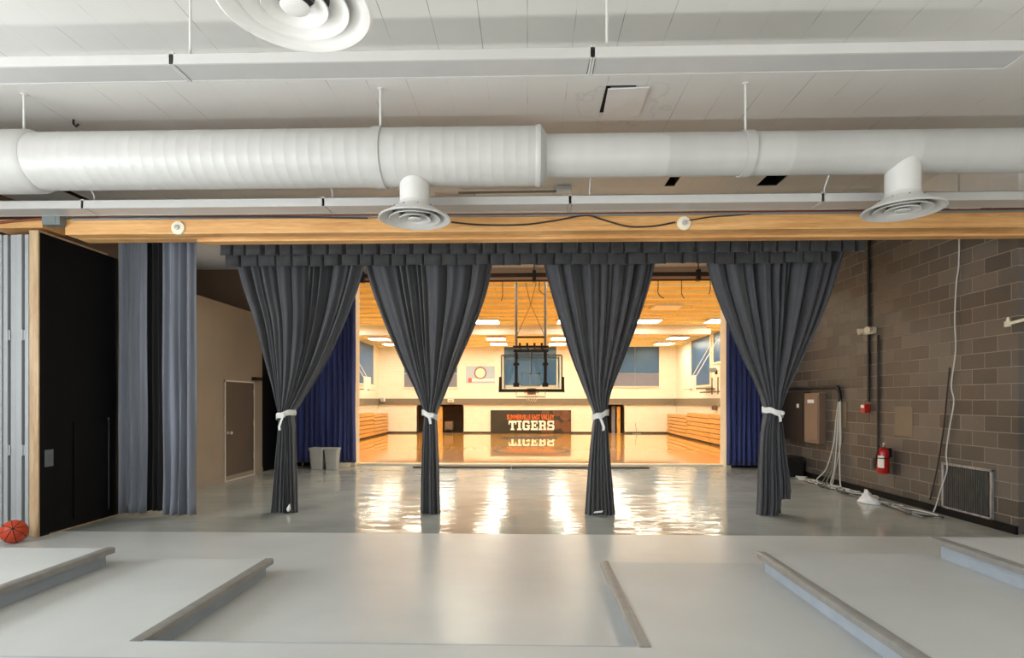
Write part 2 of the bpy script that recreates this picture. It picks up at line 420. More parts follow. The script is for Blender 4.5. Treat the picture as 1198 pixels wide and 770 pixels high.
struct(MB().box(-8.2, OX0-.12, 13.75, 14.1, 3.55, 5.8), 'wall_rear_left_upper', 'stagewall')
struct(MB().box(OX1+.12, WR+.15, 13.75, 14.1, -.95, ZC), 'wall_rear_right', 'black')
struct(MB().box(OX0-.12, OX1+.12, 13.75, 14.1, OZ, 5.8), 'wall_header', 'tan')
struct(MB().box(OX0-.12, OX0-.02, 13.74, 14.12, 0, OZ), 'trim_1', 'creampaint')
struct(MB().box(OX1, OX1+.12, 13.7, 14.12, 0, OZ), 'trim_2', 'creampaint')
struct(MB().box(OX0-.12, OX1+.12, YS, YS+.16, -.95, .035), 'trim_3', 'creampaint')
struct(MB().box(OX0-.5, OX0-.1, 13.45, 13.69, 0.001, .1), 'trim_4', 'creampaint')
# gym shell
GZ, GC, GX0, GX1, GY = -.95, 5.72, -11.5, 11.3, 43.5
struct(MB().box(GX0, GX1, YS+.16, GY, GZ-.1, GZ), 'floor_gym', 'gymfloor')
struct(MB().box(GX0, GX1, 14.0, GY, GC, GC+.1), 'ceiling_gym', 'gymdeck')
D = []
for (ua, ub) in ((489, 541), (707, 729)):
    D.append((px(ua,475,GY).x, px(ub,475,GY).x, GZ, px(600,475,GY).z))
xs, zs = brk(GX0, GX1, D, 0), brk(GZ, GC, D, 2)
struct(plate(xs, zs, D, lambda x, z: (x, GY, z)), 'wall_gym_far', 'cream')
for d in D:
    m = MB().box(d[0]-.6, d[1]+.6, GY+.1, GY+3, GZ, d[3]+.3); m.f.pop(2); m.sm.pop(2)
    m.box(d[0]-.1, d[0], GY, GY+.2, GZ, d[3]).box(d[1], d[1]+.1, GY, GY+.2, GZ, d[3]).box(d[0], d[1], GY, GY+.2, d[3], d[3]+.1)
    struct(m, 'wall_corridor', 'stagewall')
struct(MB().box(GX0-.1, GX0, 14.0, GY, GZ, GC), 'wall_gym_left', 'creamside')
struct(MB().box(GX1, GX1+.1, 14.0, GY, GZ, GC), 'wall_gym_right', 'creamside')
struct(MB().box(GX0, -8.2, 14.0, 14.1, GZ, GC), 'wall_gym_near_left', 'cream')
struct(MB().box(WR+.15, GX1, 14.0, 14.1, GZ, GC), 'wall_gym_near_right', 'cream')
LZ0, LZ1 = px(600,473.5,GY).z, px(600,466.5,GY).z
struct(MB().box(GX0, GX1, GY-.14, GY, LZ0, LZ1), 'trim_5', 'greyband')
struct(MB().box(GX0, GX0+.14, 14.2, GY-.14, LZ0, LZ1), 'trim_6', 'greyband')
struct(MB().box(GX1-.14, GX1, 14.2, GY-.14, LZ0, LZ1), 'trim_7', 'greyband')
bbm = MB()
for a, b in ((GX0, D[0][0]), (D[0][1], D[1][0]), (D[1][1], GX1)): bbm.box(a, b, GY-.03, GY, GZ, GZ+.12)
struct(bbm, 'baseboard_gym', 'pad')

# ------------------------------------------------------------------ floor tiers
def tier(label, z0, z1, xa, xb, yf, yb, xo=7.59):
    t = thing('floor_tier', label, 'platform', ((xa+xb)/2, yf, z0))
    lip = .035
    pts = [(-xo, YB+.01), (xo, YB+.01), (xo, yb), (xb+lip, yb), (xb+lip, yf-lip), (xa-lip, yf-lip), (xa-lip, yb), (-xo, yb)]
    part(MB().prism(pts, z0+.0005, z1-.004), 'riser', 'riser', t, 'blue-grey painted riser face')
    tp = [(-xo, YB+.01), (xo, YB+.01), (xo, yb+.02), (xb+.06, yb+.02), (xb+.06, yf-.06), (xa-.06, yf-.06), (xa-.06, yb+.02), (-xo, yb+.02)]
    part(MB().prism(tp, z1-.02, z1), 'tread', 'tier', t, 'pale grey painted top')
    for (x0, x1, y0, y1, s) in ((xa-.06, xa, yf-.06, yb+.05, -1), (xb, xb+.06, yf-.06, yb+.05, 1)):
        xf, xr = (x1, x0) if s < 0 else (x0, x1); d = -.012 if s < 0 else .012
        pr = [(xr, z1+.0005), (xr, z1+.004), (xf, z1+.004), (xf-d, z1-.002), (xf-d, z1-.045), (xf-d*.2, z1-.045), (xf-d*.2, z1+.0005)]; n = len(pr)
        m = MB().add([(x, y0, z) for x, z in pr]+[(x, y1, z) for x, z in pr], [(i,(i+1)%n,(i+1)%n+n,i+n) for i in range(n)]+[tuple(range(n)), tuple(range(n,2*n))])
        part(m, 'nosing', 'nosing', t, 'worn metal nosing strip')
    return t
tier('lowest pale grey floor tier, wrapping round the sunken centre of the floor', 0, .15, -2.33, .665, 3.41, 5.08)
tier('second pale grey floor tier, one step above the lowest one', .15, .30, -3.64, 1.97, 2.86, 4.86)
tier('highest pale grey floor tier, its corner at the right edge', .30, .46, -4.95, 3.36, 2.2, 4.76)

# ------------------------------------------------------------------ ceiling services
DY, DZ, R1, R2 = 5.8, 4.085, .285, .208
t = thing('air_duct', 'long white round air duct running across the room under the ceiling', 'duct', (0, DY, DZ))
xj = px(632, 180, DY).x
def ribbed(x0, x1, r, step):
    prof = []; x = x0
    while x < x1:
        prof += [(r, x), (r, min(x+step-.012, x1)), (r+.0012, min(x+step-.006, x1))]; x += step
    prof.append((r, x1)); return prof
part(MB().lathe(ribbed(XL+.05, xj, R1, .12), 48, (0,DY,DZ), (1,0,0)), 'duct_section', 'duct', t, 'wide ribbed left length')
part(MB().lathe([(R1+.001, xj-.05), (R1+.012, xj-.03), (R1+.012, xj), (R1-.01, xj+.02), (R2+.02, xj+.05), (R2, xj+.06)], 48, (0,DY,DZ), (1,0,0)), 'reducer', 'duct', t)
part(MB().lathe(ribbed(xj+.05, XR-.05, R2, 1.22), 48, (0,DY,DZ), (1,0,0)), 'duct_section', 'duct', t, 'narrower right length')
for u, vt, wide in ((28, 105, 1), (445, 100, 1), (872, 97, 0)):
    x = px(u, 130, DY).x; r = R1 if wide else R2
    part(MB().tube([(x, DY, ZC-.002), (x, DY, DZ+r)], .011, 8).lathe([(.0,0),(.03,0),(.03,-.012),(0,-.012)], 12, (x,DY,ZC-.001)), 'hanger_rod', 'white', t)
    part(MB().lathe([(r+.002, x-.05), (r+.014, x-.048), (r+.014, x+.048), (r+.002, x+.05)], 48, (0,DY,DZ), (1,0,0)), 'strap', 'duct', t)
xw = px(12,180,DY).x
part(MB().lathe([(R1+.002, xw-.3), (R1+.03, xw-.28), (R1+.03, xw+.28), (R1+.002, xw+.33)], 48, (0,DY,DZ), (1,0,0)), 'collar', 'duct', t)
# the second duct overhead, out of frame, that carries the near diffuser
t = thing('air_duct', 'white round duct overhead carrying the large near diffuser', 'duct', (0, 2.8, DZ))
part(MB().lathe(ribbed(XL+.05, XR-.05, R1, .6), 48, (0,2.8,DZ), (1,0,0)), 'duct_section', 'duct', t)

def diffuser(label, x, y, ztop, zrim, R, neck, dy):
    t = thing('air_diffuser', label, 'diffuser', (x, y, zrim), 'round air diffusers under the ducts')
    m = MB().lathe([(neck, zrim+.16), (neck, ztop)], 40, (x,y,0))
    m.v = [(a, b, DZ-math.sqrt(max(ztop*ztop-(b-dy)**2, 1e-4))-.001) if abs(c-ztop) < 1e-6 else (a, b, c) for a, b, c in m.v]
    part(m, 'neck', 'diffuser', t)
    part(MB().lathe([(neck+.002, zrim+.17), (neck+.012, zrim+.14), (neck*1.2, zrim+.12), (R*.82, zrim+.045), (R*.98, zrim+.012), (R, zrim), (R*.97, zrim-.006), (R*.86, zrim+.004), (R*.72, zrim+.045), (R*.62, zrim+.075)], 56, (x,y,0)), 'outer_cone', 'diffuser', t)
    part(MB().lathe([(R*.45, zrim+.075), (R*.62, zrim+.032), (R*.70, zrim+.004), (R*.69, zrim-.002), (R*.58, zrim+.018), (R*.44, zrim+.06)], 56, (x,y,0)), 'middle_ring', 'diffuser', t)
    part(MB().lathe([(R*.26, zrim+.062), (R*.36, zrim+.026), (R*.43, zrim+.002), (R*.42, zrim-.004), (R*.34, zrim+.014), (R*.25, zrim+.05)], 48, (x,y,0)), 'inner_ring', 'diffuser', t)
    part(MB().lathe([(0, zrim-.012), (R*.10, zrim-.014), (R*.18, zrim-.006), (R*.19, zrim), (R*.12, zrim+.02), (0, zrim+.03)], 40, (x,y,0)), 'center_cap', 'diffuser', t)
    m = MB()
    for k in range(10):
        a = 2*PI*k/10; d = Vector((math.cos(a), math.sin(a), 0)); p = Vector((x,y,zrim+.085))
        m.obox(p+d*R*.33, d*R*.3, Vector((-d.y, d.x, 0))*.004, (0,0,.02))
    part(m, 'vanes', 'greymetal', t)
    part(MB().lathe([(0, zrim+.15), (neck*.98, zrim+.15)], 32, (x,y,0), smooth=False), 'damper', 'dark', t)
    return t
a = px(485.5, 256.5, DY-.0); diffuser('round white air diffuser on the duct left of centre, above the wooden beam', a.x, DY, R1, a.z, .368, .155, DY)
a = px(1056, 246.5, DY-.02); diffuser('round white air diffuser on the right end of the duct', a.x, DY-.02, R2, a.z, .368, .155, DY)
a = px(345, 8, 2.8); diffuser('large round white air diffuser cut off by the top edge, nearest overhead', a.x, 2.8, R1, a.z, .375, .155, 2.8)

def fixture(label, x0, x1, y0, y1, z0, z1, rods, group, toduct=False):
    t = thing('fluorescent_fixture', label, 'light fixture', ((x0+x1)/2, (y0+y1)/2, z0), group)
    m = MB(); e = .002
    pr = [(y0, z0), (y0, z1-.02), (y0+.03, z1), (y1-.03, z1), (y1, z1-.02), (y1, z0), (y1-.015, z0), (y1-.015, z0+.015), (y0+.015, z0+.015), (y0+.015, z0)]
    n = len(pr)
    m.add([(x0+e, y, z) for y, z in pr]+[(x1-e, y, z) for y, z in pr], [(i,(i+1)%n,(i+1)%n+n,i+n) for i in range(n)])
    m.box(x0+e, x0+e+.012, y0, y1, z0-.003, z1-.004).box(x1-e-.012, x1-e, y0, y1, z0-.003, z1-.004)
    part(m, 'housing', 'fixture', t)
    part(MB().box(x0+.02, x1-.02, y0+.016, y1-.016, z0+.002, z0+.014), 'lens', 'lens', t)
    for r in rods:
        if toduct:
            part(MB().tube([(r, (y0+y1)/2, z1-.01), (r, (y0+y1)/2, z1+.08), (r, DY+R1*1.02, DZ-.02)], .008, 8), 'hanger_rod', 'white', t)
            continue
        part(MB().tube([(r, (y0+y1)/2, z1-.01), (r, (y0+y1)/2, ZC-.002)], .009, 8).lathe([(0,0),(.045,0),(.045,-.03),(.02,-.05),(0,-.05)], 16, (r,(y0+y1)/2,ZC-.001)), 'hanger_rod', 'white', t)
FY = 3.65
fz = px(600, 68.5, FY).z; fb = FY*1.058
e1 = [px(200, 68, FY).x-2.745*k for k in (1, 0)]+[px(200,68,FY).x+2.745*k for k in (1, 2)]
lbs = ['left length of the near white strip light, running out of frame', 'middle length of the near white strip light, under the big diffuser', 'right length of the near white strip light, ending at the right edge']
rd = [px(222,30,FY+.1).x, px(710,30,FY+.1).x]
for k in range(3):
    fixture(lbs[k], e1[k], e1[k+1], FY, fb, fz, fz+.085, [e1[k]+.4] if k == 0 else [rd[k-1]], 'strip lights of the near row')
GYY = 6.12
gz = px(600, 239, GYY).z; gb = GYY*1.042
e2 = [px(u, 239, GYY).x for u in (-186, 96, 378, 667, 963, 1250)]
lbs = ['leftmost length of the far white strip light, above the folded partition', 'second length from the left of the far strip light along the beam',
       'length of the far strip light passing behind the left of centre diffuser', 'length of the far strip light right of centre along the beam', 'rightmost length of the far strip light, behind the right diffuser']
rods = [[px(-60,220,GYY+.1).x], [px(108,220,GYY+.1).x], [px(388,220,GYY+.1).x], [px(690,220,GYY+.1).x], [px(966,220,GYY+.1).x]]
for k in range(5): fixture(lbs[k], e2[k], e2[k+1], GYY, gb, gz, gz+.105, rods[k], 'strip lights of the far row', True)

# loose ceiling panel
p0, p1 = pz(709, 101, ZC), pz(760, 101, ZC)
y0, y1 = p0.y, p0.y+.58; x0, x1 = p0.x+.02, p1.x
m = MB(); dz = [(x0,y0,.022),(x1,y0,.008),(x1,y1,.004),(x0+.02,y1,.03)]
m.add([(x,y,ZC-d-.012) for x,y,d in dz]+[(x,y,ZC-d) for x,y,d in dz], [(3,2,1,0),(4,5,6,7),(0,1,5,4),(1,2,6,5),(2,3,7,6),(3,0,4,7)])
t = thing('ceiling_panel', 'loose white ceiling panel sagging open at one edge beside water stains', 'panel', (x0, y0, ZC))
part(m, 'board', 'white', t)
part(MB().box(x0-.02, x0+.03, y0-.01, y1-.06, ZC-.004, ZC-.0005).box(x0-.02, x1-.14, y0-.012, y0+.01, ZC-.004, ZC-.0005), 'gap', 'dark', t)
# ceiling vent, box and hook behind the duct
a, b = pz(508, 225, ZC), pz(555, 217, ZC)
t = thing('ceiling_vent', 'grey slatted vent in the ceiling just behind the duct, right of a diffuser', 'vent', ((a.x+b.x)/2, a.y, ZC))
part(MB().box(a.x, b.x, a.y, a.y+.34, ZC-.012, ZC-.001), 'frame', 'white', t)
m = MB()
for k in range(22): m.obox((a.x+.02+(b.x-a.x-.04)*k/21, a.y+.17, ZC-.018), (.004,0,.004), (0,.15,0), (.002,0,-.002))
part(m, 'slats', 'greymetal', t)
a = pz(660, 220, ZC)
t = thing('ceiling_box', 'small white box with a short pipe on the ceiling behind the duct', 'electrical box', tuple(a))
part(MB().box(a.x-.12, a.x+.1, a.y-.12, a.y+.1, ZC-.12, ZC-.001), 'body', 'white', t, bevel=.008)
part(MB().tube([(a.x-.12,a.y,ZC-.05),(a.x-.3,a.y,ZC-.05),(a.x-1.6,a.y+.02,ZC-.05)], .018, 8), 'pipe', 'cablegrey', t)
a = pz(86, 140, ZC)
tag(MB().tube([(a.x, a.y, ZC), (a.x, a.y, ZC-.05), (a.x+.03, a.y, ZC-.08), (a.x+.06, a.y, ZC-.05)], .012, 8).build('ceiling_hook', 'blackmetal'), 'tiny black hook in the ceiling above the left of the duct', 'hook')

# ------------------------------------------------------------------ beam and what hangs on it
BY0, BY1 = 6.5, 6.86
bz0, bz1 = px(600, 270.5, BY0).z, px(600, 252, BY0).z
bxl = px(76, 262, BY0).x
t = thing('wooden_beam', 'long honey-coloured wooden beam across the front of the stage', 'beam', (0, BY0, bz0))
m = MB()
pr = [(BY0, bz0+.0), (BY0, bz1), (BY1, bz1), (BY1, bz0), (BY0+.19, bz0), (BY0+.19, bz0+.012), (BY0+.17, bz0+.012), (BY0+.17, bz0)]
n = len(pr); XE = 7.5
m.add([(bxl, y, z) for y, z in pr]+[(XE, y, z) for y, z in pr], [(i,(i+1)%n,(i+1)%n+n,i+n) for i in range(n)]+[tuple(range(n-1,-1,-1)), tuple(range(n,2*n))])
part(m, 'timber', 'beam', t, bevel=.006)
xb = px(238, 280, BY1).x
part(MB().box(xb, XE, BY1-.14, BY1+.01, bz0-.03, bz0+.001), 'lower_board', 'beam', t, bevel=.004)
m = MB().box(-6.34, px(50,260,BY0).x-.02, BY0+.02, BY1, px(20,266,BY0).z, px(20,256,BY0).z)
tag(m.build('header_board', 'beam', bevel=.005), 'short wooden header board above the folded partition', 'board')
for u, v, lb in ((209, 267, 'round white detector on the left of the wooden beam'), (800, 261.5, 'round white detector on the wooden beam right of centre')):
    a = px(u, v, BY0)
    t = thing('smoke_detector', lb, 'detector', tuple(a), 'detectors on the wooden beam')
    part(MB().lathe([(.0,0),(.078,0),(.080,.012),(.074,.022),(.03,.03),(0,.03)], 32, (a.x,BY0-.0,a.z), (0,-1,0)), 'base', 'creampaint', t)
    part(MB().lathe([(.03,.028),(.028,.045),(.016,.05),(0,.05)], 24, (a.x,BY0,a.z), (0,-1,0)), 'dome', 'lens', t)
a, b = px(52, 264, BY0-.06), px(73, 247, BY0-.06)
t = thing('junction_box', 'grey metal junction box at the left end of the wooden beam', 'electrical box', (a.x, BY0, a.z))
part(MB().box(a.x, b.x, BY0-.1, BY0-.002, a.z, b.z), 'body', 'greybox', t, bevel=.006)
part(MB().box(a.x+.01, b.x-.05, BY0-.105, BY0-.098, a.z+.01, b.z-.01), 'cover', 'greybox', t)
def cable(name, label, pts, r, mat, n=8, smooth=6, parent=None):
    P = [Vector(p) for p in pts]; out = []
    for i in range(len(P)-1):
        p0, p1, p2, p3 = P[max(i-1,0)], P[i], P[i+1], P[min(i+2,len(P)-1)]
        for k in range(smooth):
            q = k/smooth
            out.append(.5*((2*p1)+(p2-p0)*q+(2*p0-5*p1+4*p2-p3)*q*q+(3*p1-p0-3*p2+p3)*q**3))
    out.append(P[-1])
    if parent: return part(MB().tube(out, r, n), name, mat, parent, label)
    return tag(MB().tube(out, r, n).build(name, mat), label, 'cable')
yy = BY0-.02
zr, zg = px(600,249.8,yy).z, px(600,252.2,yy).z
cable('conduit', 'rust-red cable run along the top edge of the wooden beam', [(-5.3,yy+.03,zr-.01),(-5,yy+.03,zr),(-3,yy+.03,zr+.003),(0,yy+.03,zr-.002),(3,yy+.03,zr+.004),(7.4,yy+.03,zr)], .013, 'cablered')
cable('conduit', 'grey metal conduit along the beam below the red cable', [(-5.3,yy+.005,zg),(-3,yy+.005,zg+.003),(0,yy+.005,zg),(7.4,yy+.005,zg+.004)], .014, 'cablegrey')
cable('conduit', 'rust-red cable along the header board left of the grey junction box', [(-6.3,BY0+.004,zr-.06),(-6.0,BY0+.004,zr-.03),(-5.72,BY0+.002,zr-.01),(-5.62,BY0+.002,zr-.01)], .016, 'cablered')
cable('power_cable', 'thin black cable lying along the conduit on the beam', [px(78,252,yy-.04),px(200,254.5,yy-.04),px(330,254,yy-.04),px(430,255.5,yy-.04)], .009, 'cableblack')
cable('power_cable', 'black cable sagging across the middle of the wooden beam', [px(528,260,yy),px(560,263,yy),px(610,263,yy),px(650,258,yy),px(685,252,yy),px(705,257,yy),px(735,265,yy),px(765,264.5,yy),px(790,260,yy)], .009, 'cableblack')
cable('power_cable', 'black cable rising from the right detector to the conduit', [px(806,258,yy),px(830,254,yy),px(860,252,yy),px(880,250,yy)], .007, 'cableblack')

# ------------------------------------------------------------------ left: partition, black wall, curtains
t = thing('folding_partition', 'grey folded accordion partition stacked at the left edge', 'partition', (-6.0, 6.62, 0))
zt = 3.54
xs = [px(u, 500, 6.5).x for u in (-14, 8.5, 11, 26, 28.5, 35)]
xj = px(34, 500, 6.5).x
k = -6.34
leafs = []
x = xj-.005
wds = [.055, .03, .075, .075, .03, .06, .075, .06]
for w in wds:
    leafs.append((x-w+.006, x)); x -= w
for i, (a, b) in enumerate(leafs):
    if i in (1, 4):
        continue
    m = MB().box(a, b, 6.50+.012*(i % 2), 6.88, .03, zt)
    l = part(m, 'leaf', 'silver', t, bevel=.006)
m = MB()
for i in (1, 4): m.box(leafs[i][0], leafs[i][1], 6.56, 6.86, .04, zt-.02)
part(m, 'seal', 'silverdark', t, 'black rubber seal between leaves')
for i in (1, 4):
    for z in (2.3, .95):
        a, b = leafs[i]
        part(MB().box(a-.012, b+.012, 6.497, 6.56, z, z+.12).tube([((a+b)/2,6.494,z-.005),((a+b)/2,6.494,z+.125)], .008, 8), 'hinge', 'silver', t)
ja, jb = px(34, 500, 6.47).x, px(45, 500, 6.47).x
struct(MB().box(ja, jb, 6.47, 6.49, 0, 3.58), 'trim_8', 'jamb', bevel=.004)
# black stub wall
bx = jb
struct(MB().box(bx-.12, bx-.002, 6.49, 7.78, 0, 3.56), 'wall_stub', 'black')
struct(MB().box(bx-.14, bx+.012, 6.5, 7.55, 3.56, 3.58), 'trim_9', 'jamb')
t = thing('access_panel', 'black access panel with pale worn edges, low on the black wall', 'panel', (bx, 7.4, 0))
part(MB().box(bx, bx+.012, 6.98, 7.56, .1, 1.33), 'door', 'black', t)
part(MB().box(bx, bx+.016, 7.56, 7.57, .12, 1.36), 'edge', 'greymetal', t, 'pale bare edge')
struct(MB().box(bx, bx+.008, 6.62, 7.78, 0.0, .012), 'trim_10', 'jamb')
a = pw(57, 536, bx)
t = thing('light_switch', 'steel light switch plate on the black wall at left', 'switch', (bx, a.y, a.z))
part(MB().box(bx, bx+.008, a.y-.06, a.y+.06, a.z-.1, a.z+.1), 'plate', 'greybox', t, bevel=.003)
part(MB().box(bx+.008, bx+.022, a.y-.02, a.y+.03, a.z-.04, a.z+.04), 'toggle', 'greymetal', t)

def hang(name, label, cat, x0, x1, y, z0, z1, folds, amp, mat, seed, group=None, zvar=.0, hem=None, round_=0):
    rnd = random.Random(seed)
    cuts = [0]
    for i in range(folds): cuts.append(cuts[-1]+rnd.uniform(.6, 1.4))
    tot = cuts[-1]; amps = [rnd.uniform(.6, 1.15) for _ in range(folds+1)]; ph = [rnd.uniform(-.5,.5) for _ in range(folds+1)]
    nc, nr = folds*14, 26
    rows = []
    for i in range(nr+1):
        q = i/nr; row = []
        for j in range(nc+1):
            s = j/nc; w = s*tot
            k = max(i_ for i_ in range(folds) if cuts[i_] <= w+1e-9); f = (w-cuts[k])/(cuts[k+1]-cuts[k])
            wob = .12*math.sin(2.2*q*PI+ph[k]*6)*q
            c = math.cos(2*PI*(f+wob*math.sin(PI*f)))
            prof = math.copysign(abs(c)**.75, c)
            y_ = y + amp*amps[k]*prof*(.75+.35*q)
            if round_: y_ -= round_*math.sqrt(max(0, 1-(2*s-1)**2))
            zb = z0 + zvar*math.sin(s*7+seed) + (hem(s) if hem else 0)
            row.append((x0+(x1-x0)*s+.01*math.sin(9*q+k)*q, y_, z1+(zb-z1)*q))
        rows.append(row)
    return MB().grid(rows)
L0 = thing('leg_curtain', 'pale grey-lit stage curtain panel beside the black wall', 'curtain', (px(153,600,7.75).x, 7.72, 0), 'full-length side curtains')
a, b = px(137, 500, 7.72).x, px(171, 500, 7.72).x
part(hang('x','','',a, b, 7.72, .03, 3.85, 3, .04, '', 3), 'drape', 'leg_drape', L0, solid=.006)
L1 = thing('leg_curtain', 'wide charcoal stage curtain panel, second of the two side panels at left', 'curtain', (px(200,605,7.7).x, 7.72, 0), 'full-length side curtains')
a, b = px(165, 500, 7.82).x, px(191, 500, 7.82).x
part(hang('x','','',a, b, 7.82, .05, 3.85, 4, .03, '', 5), 'side_fold', 'leg_drape_dark', L1, 'black shaded fold', solid=.006)  # fold of the same curtain, its shade put into a near-black cloth
a, b = px(188, 500, 7.66).x, px(227, 500, 7.66).x
part(hang('x','','',a, b, 7.68, .02, 3.85, 4, .06, '', 8), 'drape', 'leg_drape', L1, solid=.006)

# ------------------------------------------------------------------ valance and tied curtains
VY = 7.62
t = thing('valance', 'charcoal box-pleated valance across the top of the stage', 'valance', (0, VY, 3.5))
def pleats(x0, x1, y, z0, z1, w, gap, depth, seed, wav):
    rnd = random.Random(seed); xs = []; x = x0; zf = []
    while x < x1:
        ww = w*rnd.uniform(.8, 1.25); g = gap*rnd.uniform(.5, 1.5); d = rnd.uniform(-wav, wav)
        for dx, dy in ((0, 0), (.012, -depth*.4), (ww*.5, -depth*.55), (ww-.012, -depth*.4), (ww, 0), (ww+.01, depth), (ww+g-.01, depth)):
            xs.append((min(x+dx, x1), dy, d+(.01 if dy > 0 else 0)))
        x += ww+g
    rows = []
    for i in range(5):
        q = i/4
        rows.append([(x, y+dy*(.5+.6*q), z1+(z0+d*1.0-z1)*q) for x, dy, d in xs])
    return MB().grid(rows, False)
vx0, vx1 = px(258, 300, VY).x, px(1011, 300, VY).x
vzb, vzm = px(600, 304, VY).z, px(600, 297, VY).z
part(pleats(vx0, vx1, VY, vzm, 3.92, .17, .045, .05, 4, .004), 'upper_tier', 'val_drape', t, solid=.006)
part(pleats(vx0+.02, vx1-.4, VY+.09, px(600,308,VY).z, 3.92, .19, .035, .045, 9, .01), 'lower_tier', 'val_drape', t, solid=.006)
tag(MB().box(vx0-1.6, vx1+.9, VY+.06, VY+.12, 3.92, 3.98).build('curtain_track', 'blackmetal'), 'dark curtain track carrying the valance and curtains', 'rail')

def interp(tab, v, k):
    for a, b in zip(tab, tab[1:]):
        if v <= b[0] or b is tab[-1]:
            q = (v-a[0])/(b[0]-a[0]); return a[k]+(b[k]-a[k])*q
def smoothtab(tab):     # Catmull-Rom sampled
    out = []
    for i in range(len(tab)-1):
        p = [tab[max(i-1,0)], tab[i], tab[i+1], tab[min(i+2,len(tab)-1)]]
        for k in range(6):
            q = k/6
            r = [p[1][0]+(p[2][0]-p[1][0])*q]
            for c in (1, 2):
                m1 = (p[2][c]-p[0][c])/max(p[2][0]-p[0][0], 1e-6)*(p[2][0]-p[1][0]); m2 = (p[3][c]-p[1][c])/max(p[3][0]-p[1][0], 1e-6)*(p[2][0]-p[1][0])
                r.append((2*q**3-3*q*q+1)*p[1][c]+(q**3-2*q*q+q)*m1+(-2*q**3+3*q*q)*p[2][c]+(q**3-q*q)*m2)
            out.append(tuple(r))
    out.append(tab[-1]); return out
TY = 8.02
def tied(label, tab, folds, seed, tievu, hem=None, tail=1):
    rnd = random.Random(seed)
    tab = smoothtab(tab)
    vt, tl, tr = tievu
    cx = px((tl+tr)/2, vt, TY).x; zt = px(600, vt, TY).z
    t = thing('tied_curtain', label, 'curtain', (cx, TY, 0), 'tied-back stage curtains')
    cuts = [0]
    for i in range(folds): cuts.append(cuts[-1]+rnd.choice((.35,.5,.8,1.2,1.9))*rnd.uniform(.85,1.15))
    tot = cuts[-1]; amps = [rnd.uniform(.6, 1.5) for _ in range(folds)]; ph = [rnd.uniform(0, 6.28) for _ in range(folds)]
    sk = [rnd.uniform(-.22, .22) for _ in range(folds)]
    vw = [min(.28, .13*rnd.uniform(.7, 1.2)/max(.5, cuts[i+1]-cuts[i])) for i in range(folds)]
    nc, nr = folds*16, 84
    z_top, z_bot = 3.92, px(600, tab[-1][0], TY).z
    rows = []
    for i in range(nr+1):
        q = i/nr; z = z_top+(z_bot-z_top)*q; v = HOR-(z-CAM_H)*F/TY
        ul, ur = interp(tab, max(v, tab[0][0]), 1), interp(tab, max(v, tab[0][0]), 2)
        if v < tab[0][0]:
            sl = (tab[1][1]-tab[0][1])/(tab[1][0]-tab[0][0]); sr = (tab[1][2]-tab[0][2])/(tab[1][0]-tab[0][0])
            ul, ur = tab[0][1]+.5*max(0,-sl+sl), tab[0][2]
        xl, xr = px(ul, v, TY).x, px(ur, v, TY).x
        w = xr-xl
        near = math.exp(-((z-zt)/.28)**2)
        A = (.042+.036*min(1, w/1.2))*(1-.25*near)
        row = []
        for j in range(nc+1):
            s = j/nc; ww = s*tot
            k = max(i_ for i_ in range(folds) if cuts[i_] <= ww+1e-9); f = (ww-cuts[k])/(cuts[k+1]-cuts[k])
            f2 = f+sk[k]*math.sin(PI*f)+.05*math.sin(3*q*PI+ph[k])*math.sin(PI*f)
            d = min(f2, 1-f2); wd = vw[k]
            prof = .55*(1-2.2*math.exp(-(d/wd)**2))+.45*math.cos(2*PI*(f2+.5))*-1*-1+.18*math.sin(4*PI*f2+ph[k])*(1-near)
            edge = min(1, min(s, 1-s)*folds*2.0)
            y = TY-A*amps[k]*(prof*edge+.3*(1-edge))
            y -= (.03+.075*near)*math.sqrt(max(0, 1-(2*s-1)**2))
            y += .012*math.sin(s*23+5*q+ph[k])*(1-near)
            zz = z
            if hem and q > .8: zz = z+hem(s)*(q-.8)/.2
            zz += .012*math.sin(s*11+seed)*max(0, (q-.9))*10
            row.append((xl+w*s, y, zz))
        rows.append(row)
    d = part(MB().grid(rows), 'drape', 'grey_drape', t, solid=.008)
    # white tie: flat band round the gathered cloth plus a hanging tail
    a = (px(tr, vt, TY).x-px(tl, vt, TY).x)/2+.012; b = .15
    m = MB(); n = 36; rr = []
    til = .035*(1 if seed % 2 else -1)
    for h, o in ((-.04, .0), (-.036, .008), (.036, .008), (.04, 0), (.036, -.006), (-.036, -.006), (-.04, 0)):
        rr.append([(cx+(a+o)*math.cos(2*PI*k/n), TY-.045+(b+o)*math.sin(2*PI*k/n), zt+h+til*math.cos(2*PI*k/n)+.008*math.sin(5*2*PI*k/n)) for k in range(n+1)])
    m.grid(rr)
    yk = TY-.045-b-.02
    m.lathe([(0,-.03),(.025,-.026),(.034,0),(.025,.026),(0,.03)], 14, (cx+.03*tail, yk+.006, zt-.01), (0,1,0))
    pts = [(cx+.03*tail, yk, zt-.02), (cx+.005*tail, yk-.01, zt-.09), (cx-.025*tail, yk-.004, zt-.17), (cx-.02*tail, yk+.004, zt-.22)]
    if tail == 2: pts = [(cx+.01, yk, zt-.02), (cx+.03, yk-.01, zt-.08), (cx+.035, yk, zt-.13)]
    rowa = []
    for x, y, z in pts: rowa.append([(x-.017, y, z), (x+.017, y-.004, z+.006)])
    m.grid(rowa, True)
    part(m, 'tie', 'tie', t, 'white cloth tie')
    return t, d, cx, zt
t1 = tied('leftmost of the four tied-back charcoal curtains, white tie with a long tail',
     [(308,278,428),(340,287,418.5),(375,299,405),(424,311,382),(468,323,355),(485,327.5,345),(500,327,346),(540,323,347),(601,318,349)], 11, 11, (485,327.5,345.5), None, 1)
